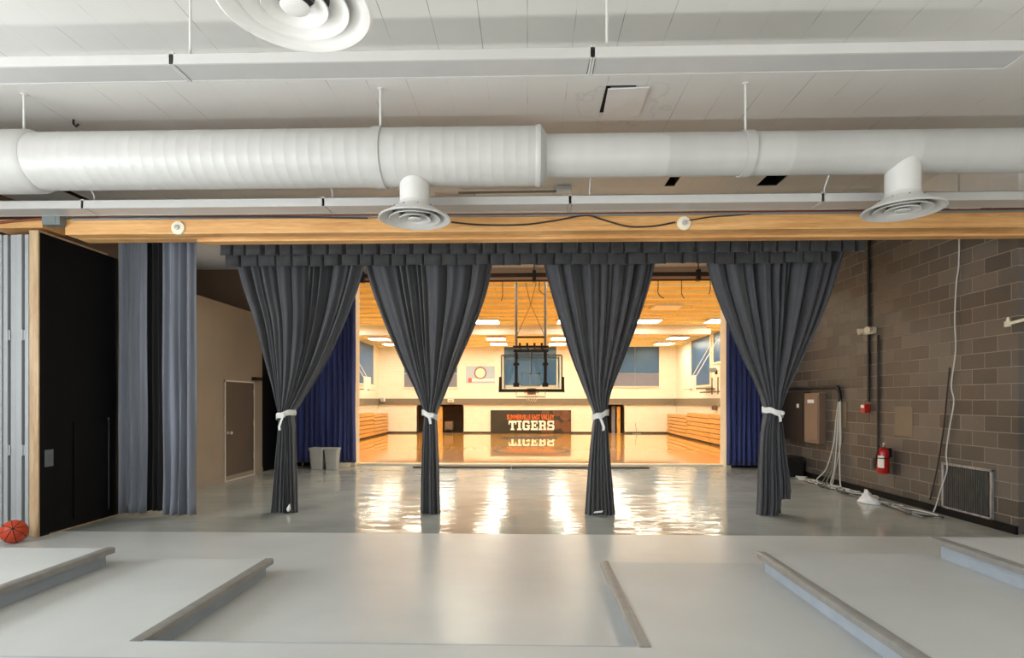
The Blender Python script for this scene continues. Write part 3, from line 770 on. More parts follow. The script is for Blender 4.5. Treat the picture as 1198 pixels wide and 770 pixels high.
t2 = tied('tied-back charcoal curtain left of the hanging basketball hoop',
     [(304,425.5,577),(340,436,570),(380,451,556),(420,468.5,538.5),(460,487.5,521.5),(485,496.5,511.5),(500,495.5,512),(540,493.5,513.5),(602,492,515.5)], 10, 22, (485,496,511.5), None, 2)
t3 = tied('tied-back charcoal curtain right of the hanging basketball hoop',
     [(304,635,767),(340,644,758),(380,656,745),(420,669,730),(460,684.5,714.5),(485,694,709.5),(500,692.5,711),(540,688.5,714),(603,684,719.5)], 10, 37, (485,693.5,710), lambda s: -.015*math.sin(s*6), -1)
t4 = tied('rightmost of the four tied-back charcoal curtains, its hem folded up on one side',
     [(300,823,986),(340,834,973),(380,850,957),(420,868,938),(455,885,921),(482,893,911),(500,890,914),(540,887,919),(585,885.5,923),(604,884,922)], 11, 48, (482,892.5,911.5), lambda s: .26*max(0, min(1, (s-.62)/.06)), 2)
# inner layer of the right curtain's raised hem and white tags at two hems
a, b = px(900,600,TY).x, px(917,600,TY).x
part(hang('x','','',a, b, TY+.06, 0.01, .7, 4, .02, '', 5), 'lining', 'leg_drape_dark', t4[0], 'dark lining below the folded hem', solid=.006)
for tt, u, v in ((t1, 338, 595), (t3, 700, 599)):
    p = px(u, v, TY-.1); m = MB()
    if u == 338: m.lathe([(0,-.05),(.02,-.035),(.03,-.01),(.018,.03),(.006,.06),(0,.07)], 14, p, (.2,0,1))
    else: m.obox(p, (.06,0,.006), (0,.004,0), (.01,0,.014))
    part(m, 'tag', 'tie', tt[0], 'white scrap at the hem')

# navy curtains at the gym side
a, b = px(343, 500, 13.5).x, px(415.5, 500, 13.5).x
t = thing('navy_curtain', 'navy blue curtain at the left side of the gym opening', 'curtain', ((a+b)/2, 13.5, 0), 'navy curtains at the gym opening')
part(hang('x','','',a, b, 13.5, .1, 4.45, 12, .05, '', 21), 'drape', 'navy', t, solid=.008)
a, b = px(850.5, 500, 13.5).x, px(905, 500, 13.5).x
t = thing('navy_curtain', 'navy blue curtain at the right side of the gym opening', 'curtain', ((a+b)/2, 13.5, 0), 'navy curtains at the gym opening')
part(hang('x','','',a, b, 13.5, .06, 4.45, 10, .05, '', 25), 'drape', 'navy', t, solid=.008)
# batten pipe across the opening with cords
BTY = 13.3; bz = px(600, 322, BTY).z
t = thing('pipe_batten', 'dark double pipe hanging across the top of the gym opening', 'pipe', (0, BTY, bz))
part(MB().tube([(-5.8, BTY, bz), (5.8, BTY, bz)], .05, 12), 'pipe', 'pipe', t)
part(MB().tube([(-5.8, BTY, bz-.13), (5.8, BTY, bz-.13)], .022, 10), 'pipe', 'pipe', t)
for u in (424, 625, 817):
    x = px(u, 322, BTY).x
    part(MB().box(x-.04, x+.04, BTY-.07, BTY+.07, bz-.16, bz+.1).tube([(x,BTY,bz+.1),(x,BTY,ZC-.002)], .012, 8), 'clamp', 'blackmetal', t)
for i, (u, v1, u2) in enumerate(((588,352,586),(631,345,638),(770,349,777),(797.5,349,801),(831,344,829))):
    x, x2 = px(u,326,BTY-.03).x, px(u2,v1,BTY-.03).x; z1 = px(u,v1,BTY-.03).z
    lbl = ['hooked dark cord hanging left of the hoop posts', 'thin dark cord hanging between the hoop posts', 'left one of three hooked cords hanging right of the hoop', 'middle one of three hooked cords hanging right of the hoop', 'right one of three hooked cords hanging right of the hoop'][i]
    cable('cord', lbl, [(x,BTY-.03,bz-.12),(x,BTY-.03,bz-.3),(x,BTY-.03,z1+.12),((x+x2)/2,BTY-.03,z1+.03),(x2,BTY-.03,z1)], .009, 'cableblack', parent=t)

# black strip and bins on the stage floor
t = thing('floor_mat', 'long thin black rubber strip on the stage floor facing the gym', 'mat', (0, 13.45, 0))
x0, x1, xm = px(483,547,13.3).x, px(760,547,13.3).x, px(598,547,13.3).x
part(MB().box(x0, xm-.01, 13.3, 13.62, .001, .03), 'section', 'cableblack', t, bevel=.006)
part(MB().box(xm+.01, x1, 13.3, 13.62, .001, .03), 'section', 'cableblack', t, bevel=.006)
for u0, u1, v, lb in ((360.5,377.5,549,'left one of two off-white plastic waste bins by the navy curtain'),(378,394.5,548,'right one of two off-white plastic waste bins by the navy curtain')):
    a, b = px(u0, v, 12.95), px(u1, v, 12.95); cx, w = (a.x+b.x)/2, (b.x-a.x)/2
    t = thing('waste_bin', lb, 'bin', (cx, 13.0, 0), 'waste bins on the stage')
    def ring(sx, z, yo=0, r=.03, n=5):
        out = []; sy = sx*.82
        for qx, qy, a0 in ((1,1,0),(-1,1,PI/2),(-1,-1,PI),(1,-1,1.5*PI)):
            for k in range(n):
                an = a0+PI/2*k/(n-1); out.append((cx+qx*(sx-r)+r*math.cos(an), 13.1+qy*(sy-r)+r*math.sin(an), z))
        return out+[out[0]]
    rows = [ring(w*.76,.002), ring(w*.96,.46), ring(w*.9,.455), ring(w*.70,.02)]
    m = MB().grid(rows); r0 = ring(w*.76,.002); m.add(r0[:-1], [tuple(range(20))]); r1 = ring(w*.70,.02); m.add(r1[:-1], [tuple(range(20))])
    part(m, 'body', 'bin', t)
    part(MB().grid([ring(w*.94,.44), ring(w*1.03,.445), ring(w*1.03,.49), ring(w*.94,.485), ring(w*.94,.44)]), 'rim', 'bin', t)

# ------------------------------------------------------------------ stage left wall door, rear door
def yX(u): return pw(u, 500, WL).y
ya, yb = yX(262), yX(297); zd = 1.99
m = MB().box(WL, WL+.012, ya+.03, yb-.03, .012, zd-.03)
t = struct(m, 'door_1', 'door')
struct(MB().box(WL, WL+.02, ya, ya+.03, 0, zd).box(WL, WL+.02, yb-.03, yb, 0, zd).box(WL, WL+.02, ya, yb, zd-.03, zd).box(WL, WL+.03, ya, yb, 0, .012), 'trim_11', 'reveal')
def kid(mb, name, mat, par):
    o = mb.build(name, mat); o.parent = par; return o
kid(MB().lathe([(.03,0),(.03,.008),(.012,.012),(.012,.05),(.03,.06),(.034,.075),(.024,.09),(0,.092)], 20, (WL+.012, ya+.12, .95), (1,0,0)), 'door_knob', 'reveal', t)
for z in (.35, 1.05, 1.7): kid(MB().box(WL+.012, WL+.03, yb-.05, yb-.03, z, z+.12), 'hinge', 'reveal', t)
kid(MB().box(WL+.0, WL+.09, yb-.1, yb+.2, zd+.03, zd+.1), 'door_closer', 'blackmetal', t)
xe = px(355, 500, 13.73).x
t = struct(MB().box(WL+.01, xe-.03, 13.71, 13.748, .01, 1.6), 'door_2', 'black')
struct(MB().box(xe-.03, xe, 13.70, 13.749, 0, 1.62), 'trim_12', 'reveal')
kid(MB().lathe([(.03,0),(.012,.012),(.012,.05),(.034,.07),(.024,.09),(0,.092)], 20, (xe-.09, 13.71, .8), (0,-1,0)), 'door_knob', 'reveal', t)

# ------------------------------------------------------------------ right wall items
X = WR
def conduit(name, label, u, v0, v1, r, z0=None, z1=None, y=None):
    p = pw(u, v0, X-.02); q = pw(u, v1, X-.02)
    return tag(MB().tube([(X-.025, p.y, z1 if z1 else p.z), (X-.025, p.y, q.z)], r, 10).build(name, 'blackmetal'), label, 'pipe'), p.y
conduit('conduit', 'black conduit running down the block wall from the ceiling to the red alarm box', 1016.5, 280, 470, .022, z1=ZC-.01)
o, ye = conduit('conduit', 'black conduit running down from the emergency light past the extinguisher', 1027.5, 392, 535, .018)
a = pw(1022, 387, X)
t = thing('emergency_light', 'white twin-head emergency light high on the dark block wall', 'light', (X, a.y, a.z))
part(MB().box(X-.09, X, a.y-.10, a.y+.16, a.z-.055, a.z+.055), 'body', 'creampaint', t, bevel=.02)
for dy in (-.1, .12):
    part(MB().lathe([(.0,-.02),(.04,-.02),(.055,.05),(.055,.065),(.045,.06),(0,.05)], 20, (X-.12, a.y+dy, a.z+.01), (-1,-.4 if dy<0 else .4,-.2)), 'lamp_head', 'creampaint', t)
a = pw(1016, 478, X)
t = thing('fire_alarm', 'small red fire alarm box on the dark block wall', 'alarm', (X, a.y, a.z))
part(MB().box(X-.1, X, a.y-.06, a.y+.06, a.z-.075, a.z+.075), 'housing', 'red', t, bevel=.008)
part(MB().box(X-.106, X-.099, a.y-.045, a.y+.045, a.z+.01, a.z+.06), 'strobe', 'printwhite', t)
# fire extinguisher
a, b = pw(1033, 554, X-.12), pw(1033, 519, X-.12)
c = Vector((X-.12, a.y, a.z)); Hh = b.z-a.z
t = thing('fire_extinguisher', 'red fire extinguisher hanging on the dark block wall', 'extinguisher', tuple(c))
r = .088
part(MB().lathe([(0,0),(r*.85,0),(r,.02),(r,Hh*.72),(r*.9,Hh*.78),(r*.6,Hh*.85),(r*.3,Hh*.88),(r*.3,Hh*.9)], 28, c), 'cylinder', 'red', t)
part(MB().lathe([(r*.33,Hh*.88),(r*.33,Hh*.95),(r*.2,Hh*.97),(0,Hh*.97)], 16, c).tube([c+Vector((0,0,Hh*.93)), c+Vector((-.06,-.04,Hh*.93))], .012, 8), 'valve', 'greymetal', t)
part(MB().obox(c+Vector((-.03,-.06,Hh*1.0)), (.035,.06,.012), (.008,-.006,0), (0,0,.005)).obox(c+Vector((-.03,-.055,Hh*.92)), (.03,.05,-.004), (.008,-.006,0), (0,0,.004)), 'handle', 'creampaint', t)
part(MB().tube([c+Vector((-.05,-.03,Hh*.93)), c+Vector((-.09,-.03,Hh*.85)), c+Vector((-.1,.0,Hh*.6)), c+Vector((-.085,.05,Hh*.25))], [.011,.011,.012,.016], 8), 'hose', 'cableblack', t)
lab = []
for z in (Hh*.2, Hh*.6):
    lab.append([(c.x-(r+.002)*math.cos(p), c.y-(r+.002)*math.sin(p), c.z+z) for p in [(.1+1.1*k/10) for k in range(11)]])
part(MB().grid(lab), 'instruction_label', 'printwhite', t, 'white instruction label')
part(MB().box(X-.05, X, c.y-.03, c.y+.03, c.z+Hh*.55, c.z+Hh*.85), 'bracket', 'blackmetal', t)
part(MB().lathe([(r+.002,Hh*.5),(r+.006,Hh*.505),(r+.006,Hh*.53),(r+.002,Hh*.535)], 28, c), 'band', 'blackmetal', t)
a = pw(1027, 542, X)
tag(MB().box(X-.05, X, a.y-.04, a.y+.06, a.z-.1, a.z+.09).build('outlet_box', 'blackmetal', bevel=.006), 'small dark outlet box at the conduit foot below the extinguisher', 'electrical box')
# tan plates
a, b = pw(1047, 509, X), pw(1068, 476, X)
tag(MB().box(X-.006, X, min(a.y,b.y), max(a.y,b.y), a.z, b.z).build('wall_plate', 'tanplate', bevel=.002), 'square tan cover plate on the block wall right of the extinguisher', 'plate')
a, b = pw(985, 500, X), pw(991, 471, X)
tag(MB().box(X-.012, X, min(a.y,b.y), max(a.y,b.y), a.z, b.z).build('wall_plate', 'tanplate', bevel=.002), 'narrow tan cover plate beside the bundle of hanging cables', 'plate')
# floor-level vent grille
a, b = pw(1104, 594, X), pw(1163, 547, X)
ya, yb = min(a.y,b.y), max(a.y,b.y); z0, z1 = pw(1104,594,X).z, pw(1104,541,X).z
t = thing('wall_grille', 'square grey metal vent grille low on the dark block wall', 'vent', (X, ya, z0))
part(MB().box(X-.03, X, ya, ya+.03, z0, z1).box(X-.03, X, yb-.03, yb, z0, z1).box(X-.03, X, ya, yb, z0, z0+.03).box(X-.03, X, ya, yb, z1-.03, z1), 'frame', 'vent', t, bevel=.004)
m = MB(); n = 30
for k in range(n):
    y = ya+.03+(yb-ya-.06)*(k+.5)/n
    m.obox((X-.016, y, (z0+z1)/2), (.009,.006,0), (0,.002,0), (0,0,(z1-z0)/2-.03))
part(m, 'louvers', 'vent', t)
part(MB().box(X-.006, X-.001, ya+.03, yb-.03, z0+.03, z1-.03), 'backing', 'blackmetal', t)
# electrical cabinets
a, b = pw(941, 517, X-.14), pw(958, 458, X-.14)
ya, yb = b.y, a.y; 
if ya > yb: ya, yb = yb, ya
t = thing('electrical_panel', 'beige electrical panel with a white label on the block wall', 'electrical panel', (X, ya, a.z))
zp0, zp1 = a.z, pw(950,460,X-.14).z
part(MB().box(X-.14, X, ya, yb, zp0, zp1), 'cabinet', 'beige', t, bevel=.006)
part(MB().box(X-.15, X-.139, ya+.03, yb-.03, zp0+.05, zp1-.05), 'door', 'beige', t, bevel=.004)
part(MB().box(X-.153, X-.149, (ya+yb)/2-.12, (ya+yb)/2+.14, zp1-.2, zp1-.13), 'name_label', 'paper', t, 'white label strip')
ya2, yb2 = yb+.05, yb+1.5
t = thing('electrical_panel', 'dark brown electrical cabinet behind the beige panel', 'electrical panel', (X, ya2, zp0))
part(MB().box(X-.12, X, ya2, min(yb2,13.2), zp0-.0, zp1+.02), 'cabinet', 'cabinet', t, bevel=.006)
part(MB().box(X-.13, X-.119, ya2+.05, min(yb2,13.2)-.05, zp0+.05, zp1-.03), 'door', 'cabinet', t, bevel=.004)
part(MB().box(X-.135, X-.129, ya2+.2, ya2+.3, zp1-.3, zp1-.22), 'latch', 'paper', t)
ye = pw(983, 460, X-.04).y
zc = pw(983, 454, X-.04).z
cable('elbow_pipe', 'dark pipe elbow running along the wall above the electrical panel', [(X-.05,13.4,zc+.02),(X-.05,12.5,zc+.02),(X-.05,ye+.25,zc+.02),(X-.05,ye+.08,zc),(X-.05,ye,zc-.12),(X-.05,ye,zc-.25)], .035, 'blackmetal', 10)
# hanging and trailing cables
for i in range(6):
    rnd = random.Random(i); dy = (i-2.5)*.02; s = rnd.uniform(-.2,.35)
    mat = ['cablewhite','cablewhite','cablegrey','cablewhite','cablegrey','cablewhite'][i]
    lbl = ['white','pale','grey','whitish','dark grey','off-white'][i]
    pts = [(X-.05,ye+dy*.5,zc-.2),(X-.06-.006*i,ye+dy,zc-.6),(X-.07-.01*i,ye+dy*1.5+.05*s,zc-1.05),(X-.10-.02*i,ye+s*.6+dy*2,.3),(X-.14-.03*i,ye+s*1.1+dy*4,.02+.01*i),(X-.2-.03*i,ye+s*1.6-.3,.015)]
    o = cable('wall_cable', 'one of the bundle of pale cables hanging down from the elbow pipe', pts, .011, mat, 6)
    o['group'] = 'cables hanging from the elbow pipe'
for i in range(20):
    rnd = random.Random(50+i); y0 = rnd.uniform(8.4, 11.6); L = rnd.uniform(.9, 1.9); pts = []
    for k in range(7):
        pts.append((X-.12-.28*rnd.random()-.10*(i % 2), y0+L*(k/6-.5)+rnd.uniform(-.05,.05), .012+.004*i % .02))
    o = cable('floor_cable', 'one of the tangled cables lying on the floor along the block wall', pts, .01, ['cablewhite','cablegrey','cablewhite','cableblack'][i % 4], 6)
    o['group'] = 'tangled cables along the right wall'
a = pw(1020, 582, X-.25)
rows = []
rnd = random.Random(3); p = pz(1018, 587, .02)
for i in range(8):
    q = i/7; row = []
    for k in range(14):
        an = 2*PI*k/14; rr = (.13*(1-q)**1.1+.012)*rnd.uniform(.72, 1.2)
        row.append((p.x+rr*math.cos(an)-.07*q, p.y+rr*1.3*math.sin(an), .004+.2*q*rnd.uniform(.85, 1.1)))
    rows.append(row+[row[0]])
tag(MB().grid(rows, False).build('crumpled_paper', 'paper', solid=.004), 'crumpled white paper on the floor against the block wall', 'paper')
p = [pw(1121,278,X-.03)]
for u, v in ((1122,300),(1119,330),(1117,372),(1118,410),(1113,450),(1116,470),(1111,500),(1107,530),(1108,550),(1100,575),(1095,592)): p.append(pw(u,v,X-.03))
p[0].z = ZC-.05; y_ = sum(q.y for q in p)/len(p)
cable('hanging_cable', 'long white cable hanging down the block wall beside the vent grille', [(X-.03, q.y, q.z) for q in p]+[(X-.08, p[-1].y-.02, .014)], .009, 'cablewhite', 8)
p = [pw(u, v, X-.02) for u, v in ((1111,430),(1108,460),(1104,500),(1097,545),(1088,585))]
cable('hanging_cable', 'thin black cable slanting down the block wall left of the white cable', p, .009, 'cableblack', 6)
# white bracket arm at right edge
a = pw(1178, 379, X-.02)
t = thing('wall_bracket', 'white bracket arm sticking out at the right edge of the picture', 'bracket', tuple(a))
part(MB().tube([(X-.02, a.y, a.z-.01), (X-.04, a.y-.1, a.z), (X-.04, a.y-.34, a.z+.02)], .02, 10), 'arm', 'creampaint', t)
part(MB().lathe([(0,0),(.03,0),(.012,.07),(0,.075)], 12, (X-.03, a.y-.03, a.z+.005)).box(X-.03, X, a.y-.04, a.y+.03, a.z-.035, a.z+.03), 'mount', 'creampaint', t)
# black speaker-like case at the rear corner with a white socket
t = thing('equipment_case', 'dark equipment case in the rear corner behind the rightmost tied curtain', 'case', (5.55, 12.2, 0))
part(MB().box(5.38, 5.74, 11.95, 12.5, .001, .42), 'body', 'cableblack', t, bevel=.02)
part(MB().box(5.48, 5.64, 11.92, 11.95, .3, .34), 'grip', 'blackmetal', t)
tag(MB().lathe([(0,.001),(.05,.001),(.052,.02),(.05,.2),(.02,.27),(.02,.31),(0,.31)], 16, (5.27, 11.9, 0)).build('white_bottle', 'paper'), 'small white bottle on the floor by the equipment case', 'bottle')

# ------------------------------------------------------------------ basketball
R = .128; p = pz(16.5, 638, 0); c = Vector((p.x, 6.2, R)); c.x = px(16.5, 627, 6.2).x
t = thing('basketball', 'orange basketball on the floor against the folded partition', 'ball', (c.x, c.y, 0))
m = MB(); n = 24
m.lathe([(R*math.sin(PI*k/n), -R*math.cos(PI*k/n)) for k in range(n+1)], 40, c)
part(m, 'ball', 'ballorange', t)
axis = Vector((.55,-.72,.42)).normalized(); e1_ = axis.cross(Vector((0,0,1))).normalized(); e2_ = axis.cross(e1_)
m = MB()
for k in range(4):
    a = PI*k/4+.2; d = e1_*math.cos(a)+e2_*math.sin(a)
    m.tube([c+(axis*math.cos(q)+d*math.sin(q))*R*1.0 for q in [2*PI*i/48 for i in range(49)]], .0035, 6, False)
part(m, 'seams', 'ballseam', t, 'dark rubber seams')

# ------------------------------------------------------------------ gym: hoop
HY = 17.15
gl, gr = px(587, 440, HY).x, px(657, 440, HY).x; gzb, gzt = px(620, 456.5, HY).z, px(620, 416, HY).z
cx = (gl+gr)/2
t = thing('basketball_hoop', 'ceiling-hung glass basketball backboard and hoop seen from behind', 'basketball hoop', (cx, HY, gzb))
bd = part(MB().box(gl, gr, HY, HY+.02, gzb, gzt), 'backboard', 'glass', t)
fr = MB()
for q in ((gl-.03, gl+.01, gzb, gzt), (gr-.01, gr+.03, gzb, gzt), (gl, gr, gzt-.02, gzt+.03), (gl, gr, gzb-.02, gzb+.02)): fr.box(q[0], q[1], HY-.02, HY+.03, q[2], q[3])
part(fr, 'board_frame', 'greymetal', t)
sq = MB(); sx0, sx1, sz0, sz1 = px(609,450,HY).x, px(632,450,HY).x, px(620,452,HY).z, px(620,436,HY).z
for q in ((sx0,sx0+.05,sz0,sz1),(sx1-.05,sx1,sz0,sz1),(sx0,sx1,sz1-.05,sz1),(sx0,sx1,sz0,sz0+.05)): sq.box(q[0],q[1],HY+.021,HY+.024,q[2],q[3])
lx0, lx1 = gl+.06, gr-.06
for q in ((lx0,lx0+.05,gzb+.05,gzt-.04),(lx1-.05,lx1,gzb+.05,gzt-.04),(lx0,lx1,gzt-.09,gzt-.04)): sq.box(q[0],q[1],HY+.021,HY+.024,q[2],q[3])
part(sq, 'target_lines', 'printwhite', t, 'white target square and border lines')
pd = MB().box(gl-.08, gr+.08, HY-.05, HY+.07, gzb-.05, gzb+.03).box(gl-.08, gl, HY-.05, HY+.07, gzb-.05, px(620,441,HY).z).box(gr, gr+.08, HY-.05, HY+.07, gzb-.05, px(620,441,HY).z)
part(pd, 'edge_padding', 'pad', t, 'dark padding round the lower edge', bevel=.015)
rz = gzb+.02; RY = HY+.1+.23
rm = part(MB().tube([(cx+.23*math.cos(a), RY+.23*math.sin(a), rz-.09) for a in [2*PI*k/36 for k in range(37)]], .011, 8, False).box(cx-.13, cx+.13, HY+.02, HY+.10, rz-.16, rz+.04), 'rim', 'rim', t, 'orange rim')
nt_ = MB(); n = 12
for k in range(n):
    for dr in (1, -1):
        pts = []
        for i in range(6):
            q = i/5; a = 2*PI*(k+dr*q*1.5)/n; r_ = .225-.09*q+.0*q
            pts.append((cx+r_*math.cos(a), RY+r_*math.sin(a), rz-.10-.36*q*.8))
        nt_.tube(pts, .006, 4, False)
nto = nt_.build('net', 'net'); nto.parent = rm
sb = MB()
pa, pb = px(604,450,HY-.12).x, px(638,450,HY-.12).x
zlo = px(620, 459, HY-.05).z; zla = px(620, 465.5, HY-.1).z
part(MB().tube([(pa,HY-.06,gzb-.03),(pa,HY-.06,gzb-.2),(pb,HY-.06,gzb-.2),(pb,HY-.06,gzb-.03)], .018, 6), 'lower_bracket', 'greymetal', t)
zb1, zb2 = px(620, 452, HY).z, px(620, 412, HY).z
for x in (pa, pb):
    part(MB().box(x-.045, x+.045, HY-.14, HY-.02, zb1, zb2).box(x-.09, x+.09, HY-.16, HY-.0, zb1-.02, zb1+.1).box(x-.09, x+.09, HY-.15, HY-.02, px(0,429,HY).z, px(0,426,HY).z).box(x-.09, x+.09, HY-.15, HY-.02, px(0,414,HY).z, px(0,411,HY).z), 'board_arm', 'blackmetal', t, bevel=.006)
    part(MB().tube([(x, HY-.1, zb2), (x, HY-.1, GC-.002)], .038, 12), 'mast', 'greymetal', t)
    part(MB().lathe([(0,0),(.09,0),(.09,-.05),(0,-.05)], 16, (x,HY-.1,GC-.001)), 'mast_flange', 'greymetal', t)
zx = px(620, 395, HY).z; zy = px(620, 406, HY).z; zz = px(620, 411, HY).z
part(MB().tube([(pa,HY-.1,zx),(pb,HY-.1,zx)], .03, 8), 'cross_bar', 'blackmetal', t)
part(MB().box(pa-.1, pb+.1, HY-.2, HY+.1, zy-.04, zy+.02).box(pa-.05, pb+.05, HY-.18, HY-.1, zz-.04, zz+.02), 'cross_frame', 'blackmetal', t)
m = MB()
for k in range(4):
    x = pa+(pb-pa)*(k+.5)/4; m.tube([(x-.05,HY-.14,zy),(x+.08,HY-.05,zz)], .018, 6).box(x-.03, x+.03, HY-.22, HY-.14, zy, zy+.1)
part(m, 'winch', 'blackmetal', t)
part(MB().tube([(pa,HY-.1,zx),((pa+pb)/2,HY-.1,px(0,360,HY).z),(pb-.2,HY-.1,GC-.3)], .008, 6).tube([(pb,HY-.1,zx),((pa+pb)/2,HY-.1,px(0,360,HY).z),(pa+.2,HY-.1,GC-.3)], .008, 6), 'brace_cable', 'cableblack', t)
part(MB().tube([(cx,HY-.03,zz),(cx,HY-.03,px(0,440,HY).z)], .014, 6), 'height_adjuster', 'blackmetal', t)

# ------------------------------------------------------------------ gym: far wall
def pane_block(name, label, u0, u1, v0, v1, vsplit=None, nsplit=1, group=None):
    a, b = px(u0, v1, GY), px(u1, v0, GY)
    b.z = min(b.z, GC-.06)
    t = thing(name, label, 'window', ((a.x+b.x)/2, GY, a.z), group)
    fr = MB(); w = .09
    for q in ((a.x-w,a.x,a.z-w,b.z+.03),(b.x,b.x+w,a.z-w,b.z+.03),(a.x,b.x,a.z-w,a.z),(a.x,b.x,b.z,b.z+.03)): fr.box(q[0],q[1],GY-.09,GY-.001,q[2],q[3])
    part(fr, 'frame', 'creampaint', t)
    zs_ = px(u0, vsplit, GY).z if vsplit else a.z
    for k in range(nsplit):
        x0, x1 = a.x+(b.x-a.x)*k/nsplit+.015, a.x+(b.x-a.x)*(k+1)/nsplit-.015
        part(MB().box(x0, x1, GY-.04, GY-.002, zs_+.02, b.z), 'pane', 'bluepanel', t, 'blue covered pane')
        if vsplit: part(MB().box(x0, x1, GY-.05, GY-.002, a.z, zs_-.02), 'lower_panel', 'lavpanel', t, 'grey-lavender lower panel')
    return t
pane_block('gym_window', 'blue-covered window high on the far gym wall, right of the hoop', 715, 771, 405.5, 452, 437, 2)
pane_block('gym_window', 'blue-covered window on the far gym wall behind the glass backboard', 589.5, 651, 405.5, 451, None, 2)
pane_block('gym_window', 'blue-covered window on the far gym wall behind the second tied curtain', 473, 535, 405.5, 453, 437, 2)
# state-like flag poster
a, b = px(545, 448.5, GY), px(579, 428.5, GY)
t = thing('wall_flag', 'pale blue flag with a round emblem on the far gym wall', 'flag', (a.x, GY, a.z))
part(MB().box(a.x, b.x, GY-.03, GY-.001, a.z, b.z), 'cloth', 'flag', t)
ce = px(562, 436.5, GY)
part(MB().lathe([(.38,0),(.48,0),(.48,.01),(.38,.01),(.38,0)], 32, (ce.x,GY-.031,ce.z), (0,-1,0), False), 'emblem_ring', 'flagring', t, 'reddish ring emblem')
part(MB().lathe([(0,0),(.36,0),(.36,.006),(0,.006)], 32, (ce.x,GY-.031,ce.z), (0,-1,0), False), 'emblem_center', 'creampaint', t)
part(MB().box(px(548,0,GY).x, px(552,0,GY).x, GY-.04, GY-.03, px(0,448,GY).z, px(0,443,GY).z), 'corner_patch', 'flagred', t, 'red corner patch')
part(MB().box(px(552,0,GY).x, b.x, GY-.04, GY-.03, px(0,446.6,GY).z, px(0,443.8,GY).z), 'lower_stripe', 'printwhite', t, 'white stripe')
# banner
a, b = px(574, 508.2, GY), px(668, 480, GY)
BY = GY-.08
t = thing('wall_banner', 'dark wall banner reading TIGERS with basketballs printed at one end', 'banner', (a.x, GY, a.z))
a.z = GZ+.02
part(MB().box(a.x, b.x, BY, GY-.001, a.z, b.z), 'backing', 'bannerbase', t)
m = MB()
for u, v, r in ((661.5,486,.42),(663,499.5,.46),(652,482,.34),(651.5,497,.36),(640,505,.45),(638,483,.3)):
    q = px(u, v, BY); pts = []
    for k in range(28):
        an = 2*PI*k/28; pts.append((min(max(q.x+r*math.cos(an), a.x), b.x-.03), BY-.004, min(max(q.z+r*math.sin(an), a.z+.02), b.z-.02)))
    m.add(pts+[(x,BY,z) for x,y,z in pts], [tuple(range(28))]+[(k,(k+1)%28,(k+1)%28+28,k+28) for k in range(28)])
part(m, 'ball_print', 'ballprint', t, 'brown basketball prints', merge=False)
# slab-serif letters, unit box w x 1
def L(rects): return rects
st = .26
GL = {
 'T': (.95, [(0,1,.78,1),(0,.14,.6,1),(.81,.95,.6,1),(.345,.605,0,1),(.24,.71,0,.15)]),
 'I': (.55, [(.14,.41,0,1),(0,.55,0,.16),(0,.55,.84,1)]),
 'G': (.92, [(.0,.27,.14,.86),(.1,.8,.8,1),(.1,.8,0,.2),(.62,.88,.08,.48),(.46,.92,.38,.54),(.64,.86,.66,.95)]),
 'E': (.86, [(.1,.36,0,1),(0,.84,.81,1),(0,.86,0,.19),(.3,.6,.41,.59),(.52,.64,.33,.67),(.7,.84,.64,1),(.72,.86,0,.36)]),
 'R': (.96, [(.1,.36,0,1),(0,.74,.82,1),(.3,.74,.4,.57),(.62,.88,.5,.9),(0,.46,0,.16),(.56,.96,0,.16),(.6,.86,.0,.44)]),
 'S': (.86, [(.06,.8,.81,1),(.06,.8,0,.19),(.06,.8,.41,.6),(0,.25,.54,.9),(.6,.86,.1,.48),(.66,.82,.66,1),(0,.18,0,.34)]),
}
word = 'TIGERS'; gap = .1
tw = sum(GL[c_][0] for c_ in word)+gap*(len(word)-1)
q0, q1 = px(595, 503.3, BY), px(648.5, 492.2, BY)
sxs = (q1.x-q0.x)/tw; szs = q1.z-q0.z; x = q0.x
m = MB()
for c_ in word:
    w, rs = GL[c_]
    for k, (r0, r1, z0, z1) in enumerate(rs): m.box(x+r0*sxs, x+r1*sxs, BY-.012-.0007*k, BY, q0.z+z0*szs, q0.z+z1*szs)
    x += (w+gap)*sxs
part(m, 'lettering', 'printwhite', t, 'white letters TIGERS', merge=False)
def text_mesh(body, x0, x1, z0, z1, y, name, mat, parent, label):
    cu = bpy.data.curves.new(name, 'FONT'); cu.body = body; cu.extrude = .006; cu.offset = .018
    o = bpy.data.objects.new(name, cu); COL.objects.link(o)
    bpy.context.view_layer.update()
    me = bpy.data.meshes.new_from_object(o.evaluated_get(bpy.context.evaluated_depsgraph_get()))
    bpy.data.objects.remove(o); 
    xs = [v.co.x for v in me.vertices]; zs = [v.co.y for v in me.vertices]
    lx, hx, lz, hz = min(xs), max(xs), min(zs), max(zs)
    for v in me.vertices:
        q = v.co.copy()
        v.co = (x0+(q.x-lx)/(hx-lx)*(x1-x0), y-q.z-.008, z0+(q.y-lz)/(hz-lz)*(z1-z0))
    me.materials.append(M[mat]); n = bpy.data.objects.new(name, me); COL.objects.link(n)
    n.parent = parent; n.location = -Vector(parent.location); n['label'] = label
q0, q1 = px(593, 491, BY), px(648.5, 485.2, BY)
text_mesh('SUMMERVILLE EAST VALLEY', q0.x, q1.x, q0.z, q1.z, BY, 'lettering', 'orange', t, 'small orange lettering')
